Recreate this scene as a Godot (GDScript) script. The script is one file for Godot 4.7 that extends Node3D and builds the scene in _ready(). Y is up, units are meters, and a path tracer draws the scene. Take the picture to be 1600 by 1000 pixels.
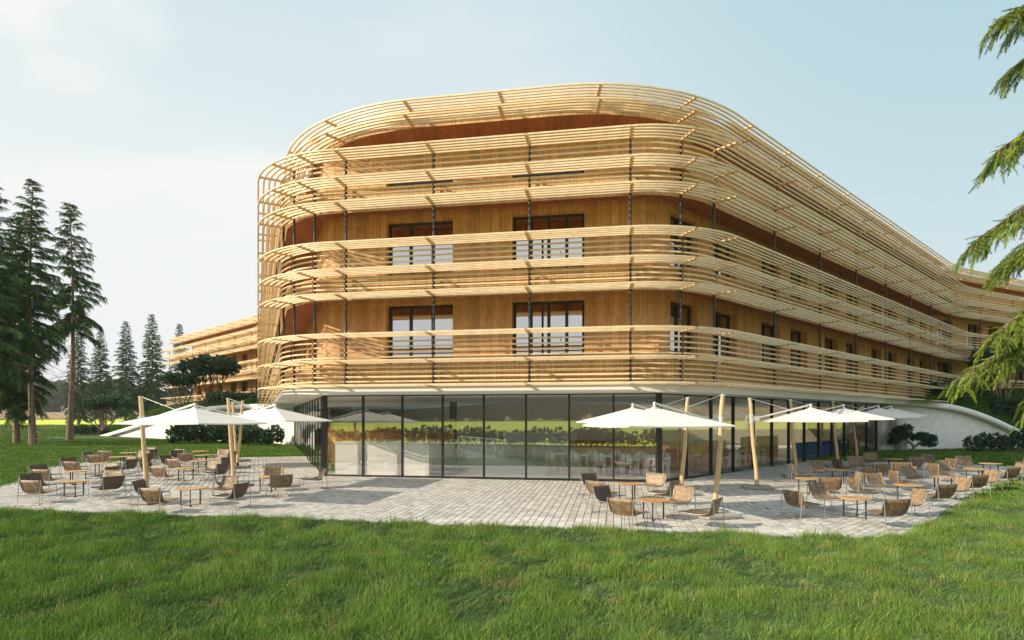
extends Node3D

const EYE := 2.5
const NEAR := 0.1
const FOCAL := 940.0 / 1000.0          # focal length over the picture's height
const SHIFT := 0.157                    # lens shift upwards, in picture heights

# floor heights of the timber building
const BAND := [[3.86, 4.80, 5.84], [7.40, 8.34, 9.39], [10.95, 11.90, 12.96]]
const WALL_IN := -2.7
const POST_IN := -1.02
const FASCIA_IN := -1.2

var M := {}
var taken := {}
var rng := RandomNumberGenerator.new()
var noise := FastNoiseLite.new()
# outer rail line of the building in plan, (x, distance from the camera's plane)
var spine := [Vector2(-53.3, 91.1), Vector2(-28.5, 67.4), Vector2(-10.05, 23.75), Vector2(6.645, 20.89), Vector2(36.0, 47.46), Vector2(62.0, 60.5)]
var spine_round := [10.0, 5.2, 5.2, 18.0]
var terrace := PackedVector2Array()
var footprint := PackedVector2Array()
var building: Node3D


func _ready() -> void:
	rng.seed = 20240
	noise.seed = 11
	noise.frequency = 0.35
	# ---- camera
	var cam := Camera3D.new()
	cam.name = "camera"
	cam.projection = Camera3D.PROJECTION_FRUSTUM
	cam.near = NEAR
	cam.far = 4000.0
	cam.size = NEAR / FOCAL
	cam.frustum_offset = Vector2(0.0, SHIFT * NEAR / FOCAL)
	cam.position = Vector3(0, EYE, 0)
	add_child(cam)
	cam.current = true
	# ---- sky, air and exposure
	var env := Environment.new()
	env.background_mode = Environment.BG_SKY
	env.tonemap_mode = Environment.TONE_MAPPER_LINEAR
	env.tonemap_exposure = 1.62
	env.sky = Sky.new()
	env.sky.sky_material = make_sky()
	env.background_energy_multiplier = 1.0
	env.sdfgi_enabled = true
	env.ssao_enabled = true
	env.ssil_enabled = true
	env.fog_enabled = true
	env.fog_density = 0.0002
	env.fog_light_color = Color(0.93, 0.96, 0.98)
	var we := WorldEnvironment.new()
	we.name = "air"
	we.environment = env
	add_child(we)
	# ---- sun: low, from the left and a little behind the camera
	var sun := DirectionalLight3D.new()
	sun.name = "sun"
	sun.light_energy = 1.16
	sun.light_color = Color(1.0, 0.93, 0.82)
	sun.light_angular_distance = 0.6
	sun.shadow_enabled = true
	add_child(sun)
	sun.look_at_from_position(Vector3(-43.0, 25.5, 18.0), Vector3.ZERO)
	# ---- the place
	make_materials()
	outline_ground()
	build_ground()
	build_terrace()
	build_building()
	build_ground_floor()
	build_banks()
	build_trees()
	build_far()
	build_umbrellas()
	build_lounge()
	build_interior()
	build_grass()


# ------------------------------------------------------------------ helpers
func V(x: float, d: float, h: float) -> Vector3:
	return Vector3(x, h, -d)


func numbered(called: String) -> String:
	var n: int = taken.get(called, 0)
	taken[called] = n + 1
	return called if n == 0 else "%s_%03d" % [called, n]


func thing(called: String, label: String, category: String, where: Vector3, turn := 0.0, group := "") -> Node3D:
	var o := Node3D.new()
	o.name = numbered(called)
	add_child(o)
	o.position = where
	o.rotation.y = turn
	tag(o, label, category, group)
	return o


func tag(o: Node, label: String, category := "", group := "", kind := "") -> Node:
	if label:
		o.set_meta("label", label)
	if category:
		o.set_meta("category", category)
	if group:
		o.set_meta("group", group)
	if kind:
		o.set_meta("kind", kind)
	return o


func copy_of(o: Node3D, where: Vector3, turn: float, label: String, grow := 1.0) -> Node3D:
	var base := str(o.name)
	if base.length() > 4 and base.substr(base.length() - 4, 1) == "_" and base.right(3).is_valid_int():
		base = base.left(base.length() - 4)
	var c: Node3D = o.duplicate()
	c.name = numbered(base)
	add_child(c)
	c.position = where
	c.rotation = Vector3(0, turn, 0)
	c.scale = Vector3.ONE * grow
	c.set_meta("label", label)
	return c


func tool() -> SurfaceTool:
	var st := SurfaceTool.new()
	st.begin(Mesh.PRIMITIVE_TRIANGLES)
	st.set_smooth_group(-1)
	return st


func put(called: String, st: SurfaceTool, m: Material, parent: Node = self) -> MeshInstance3D:
	st.generate_normals()
	return put_mesh(called, st.commit(), m, parent)


func put_mesh(called: String, mesh: Mesh, m: Material, parent: Node = self) -> MeshInstance3D:
	var o := MeshInstance3D.new()
	o.mesh = mesh
	o.material_override = m
	if parent == self:
		o.name = numbered(called)
		add_child(o)
	else:
		var key := str(parent.get_instance_id()) + called
		var n: int = taken.get(key, 0)
		taken[key] = n + 1
		o.name = called if n == 0 else "%s_%03d" % [called, n]
		parent.add_child(o, true)
	return o


func crowd(called: String, mesh: Mesh, m: Material, places: Array, colors: Array, parent: Node = self) -> MultiMeshInstance3D:
	var mm := MultiMesh.new()
	mm.transform_format = MultiMesh.TRANSFORM_3D
	mm.use_colors = colors.size() > 0
	mm.mesh = mesh
	mm.instance_count = places.size()
	for i in places.size():
		mm.set_instance_transform(i, places[i])
		if colors.size():
			mm.set_instance_color(i, colors[i])
	var o := MultiMeshInstance3D.new()
	o.multimesh = mm
	o.material_override = m
	if parent == self:
		o.name = numbered(called)
		add_child(o)
	else:
		o.name = called
		parent.add_child(o, true)
	o.set_meta("kind", "stuff")
	return o


func tri(st: SurfaceTool, a: Vector3, b: Vector3, c: Vector3) -> void:
	st.add_vertex(a)
	st.add_vertex(b)
	st.add_vertex(c)


func quad(st: SurfaceTool, a: Vector3, b: Vector3, c: Vector3, d: Vector3) -> void:
	tri(st, a, b, c)
	tri(st, a, c, d)


# a box whose local axes are the columns of t
func box(st: SurfaceTool, t: Transform3D, size: Vector3) -> void:
	var p := []
	for i in 8:
		p.append(t * Vector3((0.5 if i & 1 else -0.5) * size.x, (0.5 if i & 2 else -0.5) * size.y, (0.5 if i & 4 else -0.5) * size.z))
	quad(st, p[0], p[2], p[3], p[1])
	quad(st, p[4], p[5], p[7], p[6])
	quad(st, p[0], p[4], p[6], p[2])
	quad(st, p[1], p[3], p[7], p[5])
	quad(st, p[0], p[1], p[5], p[4])
	quad(st, p[2], p[6], p[7], p[3])


func at(p: Vector3, turn := 0.0) -> Transform3D:
	return Transform3D(Basis(Vector3.UP, turn), p)


# a box with chamfered edges (top and sides)
func bevel_box(st: SurfaceTool, t: Transform3D, size: Vector3, c: float) -> void:
	var rings := [[0.0, c], [c, 0.0], [size.y - c, 0.0], [size.y, c]]
	var loops := []
	for r in rings:
		var hx: float = size.x / 2 - r[1]
		var hz: float = size.z / 2 - r[1]
		var y: float = r[0] - size.y / 2
		loops.append([t * Vector3(-hx, y, -hz), t * Vector3(hx, y, -hz), t * Vector3(hx, y, hz), t * Vector3(-hx, y, hz)])
	for i in 3:
		for k in 4:
			quad(st, loops[i][k], loops[i + 1][k], loops[i + 1][(k + 1) % 4], loops[i][(k + 1) % 4])
	quad(st, loops[3][0], loops[3][3], loops[3][2], loops[3][1])
	quad(st, loops[0][0], loops[0][1], loops[0][2], loops[0][3])


func tube(st: SurfaceTool, pts: Array, radii: Array, sides := 8, smooth := true) -> void:
	st.set_smooth_group(1 if smooth else -1)
	var loops := []
	for i in pts.size():
		var dir: Vector3 = (pts[mini(i + 1, pts.size() - 1)] - pts[maxi(i - 1, 0)]).normalized()
		var side := dir.cross(Vector3(0.31, 0.2, 0.93) if absf(dir.y) > 0.9 else Vector3.UP).normalized()
		var up := side.cross(dir).normalized()
		var ring := []
		var r: float = radii[mini(i, radii.size() - 1)]
		for k in sides:
			var a := TAU * k / sides
			ring.append(pts[i] + (side * cos(a) + up * sin(a)) * r)
		loops.append(ring)
	for i in pts.size() - 1:
		for k in sides:
			quad(st, loops[i][k], loops[i][(k + 1) % sides], loops[i + 1][(k + 1) % sides], loops[i + 1][k])
	st.set_smooth_group(-1)
	for k in range(1, sides - 1):
		tri(st, loops[0][0], loops[0][k + 1], loops[0][k])
		tri(st, loops[-1][0], loops[-1][k], loops[-1][k + 1])


func rod(st: SurfaceTool, a: Vector3, b: Vector3, r: float, sides := 6) -> void:
	tube(st, [a, b], [r], sides)


# turned shape: profile of (radius, height)
func lathe(st: SurfaceTool, profile: Array, base: Vector3, sides := 20) -> void:
	for i in profile.size() - 1:
		for k in sides:
			var a0 := TAU * k / sides
			var a1 := TAU * (k + 1) / sides
			var p: Vector2 = profile[i]
			var q: Vector2 = profile[i + 1]
			quad(st, base + Vector3(p.x * cos(a0), p.y, p.x * sin(a0)), base + Vector3(p.x * cos(a1), p.y, p.x * sin(a1)), base + Vector3(q.x * cos(a1), q.y, q.x * sin(a1)), base + Vector3(q.x * cos(a0), q.y, q.x * sin(a0)))


# rectangular bar swept along a level line; w across, h high, centred on height y
func sweep(st: SurfaceTool, path: PackedVector2Array, y: float, w: float, h: float) -> void:
	var n := path.size()
	var loops := []
	for i in n:
		var dir := (path[mini(i + 1, n - 1)] - path[maxi(i - 1, 0)]).normalized()
		var out := Vector2(dir.y, -dir.x) * (w / 2)
		var a := path[i] + out
		var b := path[i] - out
		loops.append([V(a.x, a.y, y - h / 2), V(a.x, a.y, y + h / 2), V(b.x, b.y, y + h / 2), V(b.x, b.y, y - h / 2)])
	for i in n - 1:
		for k in 4:
			quad(st, loops[i][k], loops[i][(k + 1) % 4], loops[i + 1][(k + 1) % 4], loops[i + 1][k])
	quad(st, loops[0][0], loops[0][3], loops[0][2], loops[0][1])
	quad(st, loops[-1][0], loops[-1][1], loops[-1][2], loops[-1][3])


func band(st: SurfaceTool, a: PackedVector2Array, ha: float, b: PackedVector2Array, hb: float) -> void:
	for i in a.size() - 1:
		quad(st, V(a[i].x, a[i].y, ha), V(a[i + 1].x, a[i + 1].y, ha), V(b[i + 1].x, b[i + 1].y, hb), V(b[i].x, b[i].y, hb))


func cap(st: SurfaceTool, poly: PackedVector2Array, h: float) -> void:
	var idx := Geometry2D.triangulate_polygon(poly)
	for i in range(0, idx.size(), 3):
		tri(st, V(poly[idx[i]].x, poly[idx[i]].y, h), V(poly[idx[i + 1]].x, poly[idx[i + 1]].y, h), V(poly[idx[i + 2]].x, poly[idx[i + 2]].y, h))


# the spine shifted outwards (one number per straight run) with rounded corners; the same number of points whatever the shift
func line_at(shift: Array, rounds: Array, start := 0.0) -> PackedVector2Array:
	var dirs := []
	var pts := []
	for i in 5:
		var dir: Vector2 = (spine[i + 1] - spine[i]).normalized()
		dirs.append(dir)
	for i in 6:
		if i == 0 or i == 5:
			var k: int = mini(i, 4)
			var nrm := Vector2(dirs[k].y, -dirs[k].x)
			pts.append(spine[i] + nrm * shift[k] + (dirs[0] * start if i == 0 else Vector2.ZERO))
		else:
			var a: Vector2 = spine[i] + Vector2(dirs[i - 1].y, -dirs[i - 1].x) * shift[i - 1]
			var b: Vector2 = spine[i] + Vector2(dirs[i].y, -dirs[i].x) * shift[i]
			pts.append(Geometry2D.line_intersects_line(a, dirs[i - 1], b, dirs[i]))
	var out := PackedVector2Array()
	out.append(pts[0])
	for i in range(1, 5):
		var d0: Vector2 = dirs[i - 1]
		var d1: Vector2 = dirs[i]
		var turn := d0.angle_to(d1)
		var r: float = maxf(rounds[i - 1], 0.02)
		var t := r * tan(absf(turn) / 2)
		var from: Vector2 = pts[i] - d0 * t
		var side := Vector2(-d0.y, d0.x) * signf(turn)
		var mid := from + side * r
		for k in 15:
			out.append(mid + (-side * r).rotated(turn * k / 14.0))
	out.append(pts[5])
	return out


func even(o: float, start := 0.0) -> PackedVector2Array:
	return line_at([o, o, o, o, o], [spine_round[0] - o, spine_round[1] + o, spine_round[2] + o, spine_round[3] - o], start)


func sharp(o: float, start := 0.0) -> PackedVector2Array:
	return line_at([o, o, o, o, o], [0.02, 0.02, 0.02, 0.02], start)


func ground(d: float) -> float:
	if d < 0.0:
		return -0.44
	return 0.02 * (d - 22.0) if d < 40.0 else 0.36 + 0.009 * (d - 40.0)


# ------------------------------------------------------------------ sky
func make_sky() -> PanoramaSkyMaterial:
	var w := 1024
	var h := 512
	var im := Image.create(w, h, false, Image.FORMAT_RGBF)
	var n := FastNoiseLite.new()
	n.seed = 5
	n.fractal_octaves = 5
	n.frequency = 0.9
	var sun_az := atan2(-43.0, -18.0)     # as atan2(x, distance)
	for y in h:
		var el := (0.5 - (y + 0.5) / h) * PI
		for x in w:
			var az := (x + 0.5) / w * TAU       # 0 looks along -z, a quarter turn along +x
			var dir := Vector3(sin(az) * cos(el), sin(el), -cos(az) * cos(el))
			var up := maxf(dir.y, 0.0)
			var near_sun := 0.5 + 0.5 * cos(az - sun_az)
			# blue overhead, pale haze low down, whiter towards the sun
			var haze := pow(1.0 - up, 1.8)
			var zen := Color(0.21, 0.36, 0.42)
			var low := Color(0.48, 0.54, 0.56).lerp(Color(0.565, 0.58, 0.575).lerp(Color(0.475, 0.53, 0.55), smoothstep(0.15, 0.6, up)), smoothstep(0.02, 0.6, near_sun))
			var white := clampf(haze + 0.5 * smoothstep(0.03, 0.34, near_sun), 0.0, 1.0)
			var c := zen.lerp(low, white)
			# thin streaky cloud
			var q := dir / (up + 0.25)
			var cl := n.get_noise_3d(q.x * 0.9 + 4.0, q.z * 1.5, 3.0) * 0.5 + 0.5
			var m := smoothstep(0.36, 0.58, cl) * smoothstep(0.1, 0.35, up) * smoothstep(0.15, 0.55, near_sun)
			c = c.lerp(Color(0.59, 0.593, 0.58), 0.95 * m)
			im.set_pixel(x, y, c)
	var sky := PanoramaSkyMaterial.new()
	sky.panorama = ImageTexture.create_from_image(im)
	return sky


# ------------------------------------------------------------------ materials
func lin(r: float, g: float, b: float) -> Color:
	return Color(r, g, b).linear_to_srgb()


func plain(c: Color, rough := 0.7, metal := 0.0) -> StandardMaterial3D:
	var m := StandardMaterial3D.new()
	m.albedo_color = c
	m.roughness = rough
	m.metallic = metal
	return m


# upright grain: fine streaks along v with broad bands of boards
func grain(c: Color, spread: float, boards: int, rough: float, sd: int, metres: float, gap := 0.0) -> StandardMaterial3D:
	var n := FastNoiseLite.new()
	n.seed = sd
	n.frequency = 1.0
	n.fractal_octaves = 3
	var size := 512
	var im := Image.create(size, size, true, Image.FORMAT_RGB8)
	var r := RandomNumberGenerator.new()
	r.seed = sd
	var tone := []
	for b in boards:
		tone.append(r.randf_range(-1.0, 1.0))
	for x in size:
		var b := x * boards / size
		var fx := float(x * boards % size) / size
		var col: float = tone[b] * 0.45
		for y in size:
			var a := TAU * x / size
			var e := TAU * y / size
			# wraps in both directions
			var streak := n.get_noise_3d(cos(a) * 14.0 + b * 7.0, sin(a) * 14.0, cos(e) * 0.5) + 0.7 * n.get_noise_3d(cos(a) * 40.0, sin(a) * 40.0 + b * 3.0, sin(e) * 1.4)
			var blot := n.get_noise_3d(cos(a) * 1.6, sin(a) * 1.6 + 9.0, cos(e) * 1.6 + sin(e))
			var k := 1.0 + spread * (col + 1.3 * streak + 0.5 * blot)
			if gap > 0.0 and (fx < gap or fx > 1.0 - gap):
				k *= 0.55
			im.set_pixel(x, y, Color(c.r * k, c.g * k * (1.0 - 0.06 * streak), c.b * k * (1.0 - 0.12 * streak)))
	var m := plain(Color.WHITE, rough)
	m.albedo_texture = ImageTexture.create_from_image(im)
	m.uv1_triplanar = true
	m.uv1_world_triplanar = true
	m.uv1_scale = Vector3.ONE / metres
	return m


func speckle(c: Color, spread: float, metres: float, rough: float, sd: int, octaves := 5, freq := 0.02, tint := Color(0, 0, 0, 0)) -> StandardMaterial3D:
	var t := NoiseTexture2D.new()
	t.width = 512
	t.height = 512
	t.seamless = true
	var n := FastNoiseLite.new()
	n.seed = sd
	n.frequency = freq
	n.fractal_octaves = octaves
	t.noise = n
	var ramp := Gradient.new()
	ramp.set_color(0, Color(c.r * (1 - spread), c.g * (1 - spread), c.b * (1 - spread)))
	ramp.set_color(1, Color(minf(c.r * (1 + spread), 1), minf(c.g * (1 + spread), 1), minf(c.b * (1 + spread), 1)))
	if tint.a > 0.0:
		ramp.set_color(1, tint)
	t.color_ramp = ramp
	var m := plain(Color.WHITE, rough)
	m.albedo_texture = t
	m.uv1_triplanar = true
	m.uv1_world_triplanar = true
	m.uv1_scale = Vector3.ONE / metres
	return m


func leafy(r: float, g: float, b: float, through := 0.35, rough := 0.55) -> StandardMaterial3D:
	var m := plain(Color.WHITE, rough)
	m.albedo_color = lin(r, g, b)
	m.vertex_color_use_as_albedo = true
	m.backlight_enabled = true
	m.backlight = Color(0.5 * through * 2, 0.7 * through * 2, 0.2 * through * 2)
	m.metallic_specular = 0.3
	return m


func make_materials() -> void:
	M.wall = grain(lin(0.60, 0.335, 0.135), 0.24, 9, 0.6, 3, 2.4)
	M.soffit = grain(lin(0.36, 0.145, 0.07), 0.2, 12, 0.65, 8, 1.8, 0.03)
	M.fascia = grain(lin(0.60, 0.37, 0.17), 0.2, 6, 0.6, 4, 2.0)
	M.fascia.uv1_scale = Vector3(0.12, 0.12, 0.12)
	M.rail = []
	for k in 3:
		M.rail.append(speckle(lin(0.81 - 0.045 * k, 0.66 - 0.045 * k, 0.44 - 0.045 * k), 0.07, 2.5, 0.5, 24 + k, 3, 0.01))
	M.bracket = speckle(lin(0.66, 0.46, 0.24), 0.12, 0.8, 0.6, 22, 4, 0.02)
	M.pale_wood = grain(lin(0.64, 0.32, 0.11), 0.26, 10, 0.5, 12, 2.0)
	M.steel = plain(lin(0.055, 0.06, 0.065), 0.45, 0.6)
	M.frame = plain(lin(0.04, 0.042, 0.045), 0.5, 0.2)
	M.mullion = plain(lin(0.03, 0.03, 0.03), 0.4, 0.3)
	M.white = speckle(lin(0.85, 0.85, 0.83), 0.05, 3.0, 0.75, 31, 5, 0.01)
	M.concrete = speckle(lin(0.78, 0.78, 0.74), 0.13, 0.9, 0.85, 32, 5, 0.05)
	M.plaster = speckle(lin(0.76, 0.74, 0.70), 0.04, 3.0, 0.8, 33)
	M.back = speckle(lin(0.27, 0.245, 0.19), 0.06, 3.0, 0.8, 35)
	M.floor = speckle(lin(0.84, 0.82, 0.79), 0.05, 2.0, 0.25, 34, 4, 0.01)
	M.ceiling = plain(lin(0.82, 0.81, 0.78), 0.9)
	M.gloss = plain(lin(0.88, 0.875, 0.86), 0.35)
	M.blue = plain(lin(0.02, 0.07, 0.36), 0.6)
	M.cloth = speckle(lin(0.80, 0.785, 0.76), 0.03, 0.5, 0.85, 41, 5, 0.05)
	M.cloth.backlight_enabled = true
	M.cloth.backlight = Color(0.45, 0.43, 0.4)
	M.pole = speckle(lin(0.60, 0.44, 0.24), 0.22, 0.5, 0.6, 42, 4, 0.03)
	M.chrome = plain(lin(0.42, 0.42, 0.41), 0.4, 0.7)
	M.silver = plain(lin(0.62, 0.62, 0.6), 0.4, 0.5)
	M.slab = speckle(lin(0.34, 0.33, 0.30), 0.12, 0.7, 0.9, 43, 5, 0.04)
	M.leather = [speckle(lin(0.20, 0.135, 0.08), 0.35, 0.9, 0.5, 51, 4, 0.012), speckle(lin(0.085, 0.058, 0.042), 0.35, 0.9, 0.5, 52, 4, 0.012), speckle(lin(0.30, 0.215, 0.135), 0.25, 0.9, 0.5, 53, 4, 0.012)]
	M.table = grain(lin(0.50, 0.30, 0.13), 0.22, 6, 0.45, 14, 0.8)
	M.paver = []
	for k in 4:
		M.paver.append(speckle(lin(0.46 + 0.05 * k, 0.455 + 0.049 * k, 0.44 + 0.047 * k), 0.16, 0.35, 0.85, 60 + k, 5, 0.04))
	M.paver_stuff = speckle(Color.WHITE * 0.95, 0.14, 0.35, 0.85, 66, 5, 0.04)
	M.paver_stuff.vertex_color_use_as_albedo = true
	M.bed = speckle(lin(0.2, 0.18, 0.15), 0.25, 0.3, 1.0, 67, 5, 0.05)
	M.soil = speckle(lin(0.055, 0.085, 0.022), 0.4, 3.0, 1.0, 70, 5, 0.02)
	M.bank = speckle(lin(0.05, 0.085, 0.02), 0.4, 3.0, 1.0, 72, 5, 0.02)
	M.meadow = speckle(lin(0.60, 0.68, 0.06), 0.1, 30.0, 1.0, 71, 4, 0.02)
	M.tilled = speckle(lin(0.36, 0.25, 0.13), 0.15, 80.0, 1.0, 73, 4, 0.02)
	M.bark = grain(lin(0.17, 0.13, 0.10), 0.7, 7, 0.95, 15, 0.9)
	M.bark.uv1_scale = Vector3(1.6, 0.8, 1.6)
	M.grass = leafy(1, 1, 1, 0.4, 0.5)
	M.needle = leafy(1, 1, 1, 0.4, 0.6)
	M.leaf = leafy(1, 1, 1, 0.3, 0.55)
	# panes: clear glass with a mirror coat
	M.glass = plain(Color(0.97, 0.98, 0.97, 0.18), 0.0, 1.0)
	M.glass.transparency = BaseMaterial3D.TRANSPARENCY_ALPHA
	var one := Image.create(2, 2, false, Image.FORMAT_RGBA8)
	one.fill(Color.WHITE)
	M.glass.albedo_texture = ImageTexture.create_from_image(one)
	M.window_glass = plain(lin(0.56, 0.56, 0.57), 0.02, 1.0)
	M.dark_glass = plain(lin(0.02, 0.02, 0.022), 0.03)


# ------------------------------------------------------------------ ground
func outline_ground() -> void:
	# paved terrace: along the lawn in front, round both ends, back along the glass
	for p in [[-8.1, 26.9], [-12.45, 37.0], [-16.8, 35.9], [-20.8, 34.6], [-23.2, 32.6], [-23.0, 29.5], [-20.6, 25.4], [-19.2, 22.6], [-18.2, 20.2], [-16.8, 18.4], [-14.8, 17.3], [-11.6, 16.8], [-6.5, 16.05], [-2.6, 15.2], [0.94, 14.7], [3.07, 14.4], [6.6, 13.8], [8.3, 13.5], [9.0, 13.7], [11.1, 15.7], [15.2, 19.8], [21.8, 25.6], [25.6, 29.2], [25.0, 31.2], [22.0, 32.6], [18.4, 33.4], [17.0, 34.35], [6.1, 24.5]]:
		terrace.append(Vector2(p[0], p[1]))
	var a := sharp(-3.4)
	var b := sharp(-14.0)
	b.reverse()
	footprint = a + b


func sheet(st: SurfaceTool, x0: float, x1: float, d0: float, d1: float, step: float, height: Callable) -> void:
	var nx := int(ceil((x1 - x0) / step))
	var nd := int(ceil((d1 - d0) / step))
	st.set_smooth_group(1)
	var grid := []
	for i in nx + 1:
		var row := []
		for k in nd + 1:
			var x := x0 + (x1 - x0) * i / nx
			var d := d0 + (d1 - d0) * k / nd
			row.append(V(x, d, height.call(x, d)))
		grid.append(row)
	for i in nx:
		for k in nd:
			quad(st, grid[i][k], grid[i][k + 1], grid[i + 1][k + 1], grid[i + 1][k])


func lawn_height(x: float, d: float) -> float:
	var h := ground(d) - 0.02 + 0.03 * noise.get_noise_2d(x * 0.8, d * 0.8)
	if Geometry2D.is_point_in_polygon(Vector2(x, d), terrace):
		return ground(d) - 0.08
	if Geometry2D.is_point_in_polygon(Vector2(x, d), inside_floor):
		return minf(h, -0.15)
	return h


func meadow_height(x: float, d: float) -> float:
	if x > -160.0 and x < 110.0 and d > -12.0 and d < 120.0:
		return -2.0     # under the lawn
	return (ground(d) if d < 148.0 else 1.33 + 0.0105 * (d - 148.0)) - 0.12 + 0.009 * maxf(0.0, -22.0 - d) + 0.007 * maxf(0.0, x - 120.0)


var inside_floor := PackedVector2Array([Vector2(-7.6, 27.2), Vector2(6.0, 24.9), Vector2(26.0, 43.3), Vector2(30, 58), Vector2(-20, 62), Vector2(-17.0, 49.5)])


func build_ground() -> void:
	var st := tool()
	sheet(st, -60, 60, -22, 70, 1.0, lawn_height)
	sheet(st, -60, 60, 70, 130, 6.0, func(_x, d): return ground(d) - 0.02)
	sheet(st, -170, -60, -22, 130, 10.0, func(_x, d): return ground(d) - 0.02)
	sheet(st, 60, 120, -22, 130, 10.0, func(_x, d): return ground(d) - 0.02)
	tag(put("lawn", st, M.soil), "green lawn round the terrace", "", "", "structure")
	st = tool()
	sheet(st, -520, 520, -420, 420, 20.0, meadow_height)
	tag(put("meadow", st, M.meadow), "bright yellow green field beyond the lawn", "", "", "structure")
	# far slopes, a ring rising from the meadow
	st = tool()
	st.set_smooth_group(1)
	var rings := [[400.0, 3.4, 0.0], [620.0, 12.0, 5.0], [860.0, 26.0, 12.0], [1300.0, 48.0, 20.0], [2200.0, 60.0, 30.0]]
	for i in rings.size() - 1:
		for k in 96:
			var c := []
			for e in [[i, k], [i, k + 1], [i + 1, k + 1], [i + 1, k]]:
				var g: Array = rings[e[0]]
				var a: float = TAU * (e[1] % 96) / 96
				var n := noise.get_noise_2d(cos(a) * 9.0, sin(a) * 9.0 + e[0] * 3.0)
				c.append(V(sin(a) * g[0], cos(a) * g[0], g[1] + g[2] * n))
			quad(st, c[0], c[1], c[2], c[3])
	tag(put("hills", st, M.tilled), "brown far slopes beyond the yellow field", "", "", "structure")


func paver_mesh(w: float, l: float) -> ArrayMesh:
	var st := tool()
	bevel_box(st, at(Vector3(0, -0.03, 0)), Vector3(w, 0.06, l), 0.007)
	st.generate_normals()
	return st.commit()


func build_terrace() -> void:
	var root := Node3D.new()
	root.name = "paved_terrace"
	add_child(root)
	tag(root, "terrace of grey stone pavers in front of the glass", "", "", "structure")
	var st := tool()
	var idx := Geometry2D.triangulate_polygon(terrace)
	for i in range(0, idx.size(), 3):
		var v := []
		for k in 3:
			var p := terrace[idx[i + k]]
			v.append(V(p.x, p.y, ground(p.y) - 0.012))
		tri(st, v[0], v[1], v[2])
	put("bed", st, M.bed, root)
	var w := 0.2
	var l := 0.225
	var mesh := paver_mesh(w - 0.016, l - 0.024)
	var right := Vector2(0.7415, 0.671)
	var left := Vector2(-0.39, 0.921)
	var front := Vector2(0.169, 0.986)
	var found := []
	for zone in 3:
		var u: Vector2 = [left, front, right][zone]
		var v := Vector2(u.y, -u.x)
		var o: Vector2 = [Vector2(-8.25, 26.1), Vector2(-8.25, 26.1), Vector2(7.2, 24.3)][zone]
		for i in range(-185, 186):
			for k in range(-125, 126):
				var p := o + v * (i * w) + u * ((k + (0.5 if i & 1 else 0.0)) * l)
				if p.y < 13.0 or p.y > 38.0 or not Geometry2D.is_point_in_polygon(p, terrace):
					continue
				var in_right := p.x > 7.2 + 0.05 * (24.3 - p.y)
				var ql := p - Vector2(-8.25, 26.1)
				var in_left := ql.x * (-1.376) - ql.y * (-1.09) > 0.0 and p.x < 0.0
				var z := 2 if in_right else 0 if in_left else 1
				if z != zone:
					continue
				found.append([p, atan2(u.x, -u.y) + PI])
	found.sort_custom(func(a, b): return a[0].length_squared() < b[0].length_squared())
	var places := []
	var colors := []
	var tilt := Basis(Vector3.RIGHT, 0.02)
	var count := 0
	for f in found:
		var p: Vector2 = f[0]
		var jig := Basis(Vector3(rng.randf_range(-1, 1), 0, rng.randf_range(-1, 1)).normalized(), rng.randf_range(0, 0.012))
		var t := Transform3D(jig * tilt * Basis(Vector3.UP, f[1] + rng.randf_range(-0.012, 0.012)), V(p.x, p.y, ground(p.y) + 0.014 + rng.randf_range(-0.003, 0.003)))
		if count < 300 and absf(p.x) < 0.87 * p.y:
			var o := put_mesh("paver", mesh, M.paver[rng.randi() % 4], root)
			o.transform = t
			count += 1
		else:
			places.append(t)
			var g := rng.randf_range(0.44, 0.68)
			colors.append(Color(g, g * 0.98, g * 0.935))
	crowd("pavers", mesh, M.paver_stuff, places, colors, root)


# ------------------------------------------------------------------ the building
func path_places() -> Array:
	# where brackets and posts stand: points on the outer rail and their outward direction
	var outer := even(0.0)
	var want := [Vector2(-6.85, 23.2), Vector2(-3.24, 22.58), Vector2(0.5, 21.94), Vector2(4.25, 21.3), Vector2(6.6, 21.55), Vector2(8.5, 22.57), Vector2(-8.5, 23.6), Vector2(-9.9, 24.4), Vector2(-10.75, 25.9)]
	for k in 6:
		want.append(Vector2(12.4, 26.1) + Vector2(0.7415, 0.671) * 5.1 * k)
	var out := []
	for q in want:
		var best := 1e9
		var hit := [Vector2.ZERO, Vector2.ZERO]
		for i in outer.size() - 1:
			var c := Geometry2D.get_closest_point_to_segment(q, outer[i], outer[i + 1])
			if c.distance_to(q) < best:
				best = c.distance_to(q)
				var dir := (outer[i + 1] - outer[i]).normalized()
				hit = [c, Vector2(dir.y, -dir.x)]
		out.append(hit)
	# then on along the sides and the wings
	for part in [[Vector2(-10.75, 25.9), -1, 4.9], [Vector2(12.4, 26.1) + Vector2(0.7415, 0.671) * 25.5, 1, 5.1]]:
		var best := 1e9
		var seg := 0
		for i in outer.size() - 1:
			var c := Geometry2D.get_closest_point_to_segment(part[0], outer[i], outer[i + 1])
			if c.distance_to(part[0]) < best:
				best = c.distance_to(part[0])
				seg = i
		var p: Vector2 = Geometry2D.get_closest_point_to_segment(part[0], outer[seg], outer[seg + 1])
		var step: int = part[1]
		var goal: float = part[2]
		var i := seg + (1 if step > 0 else 0)
		var left := goal
		while i >= 0 and i < outer.size():
			var q := outer[i]
			var dist := p.distance_to(q)
			if dist < left:
				left -= dist
				p = q
				i += step
				continue
			p = p.move_toward(q, left)
			left = goal
			var dir := (q - p).normalized() * step
			out.append([p, Vector2(dir.y, -dir.x)])
	return out


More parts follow.
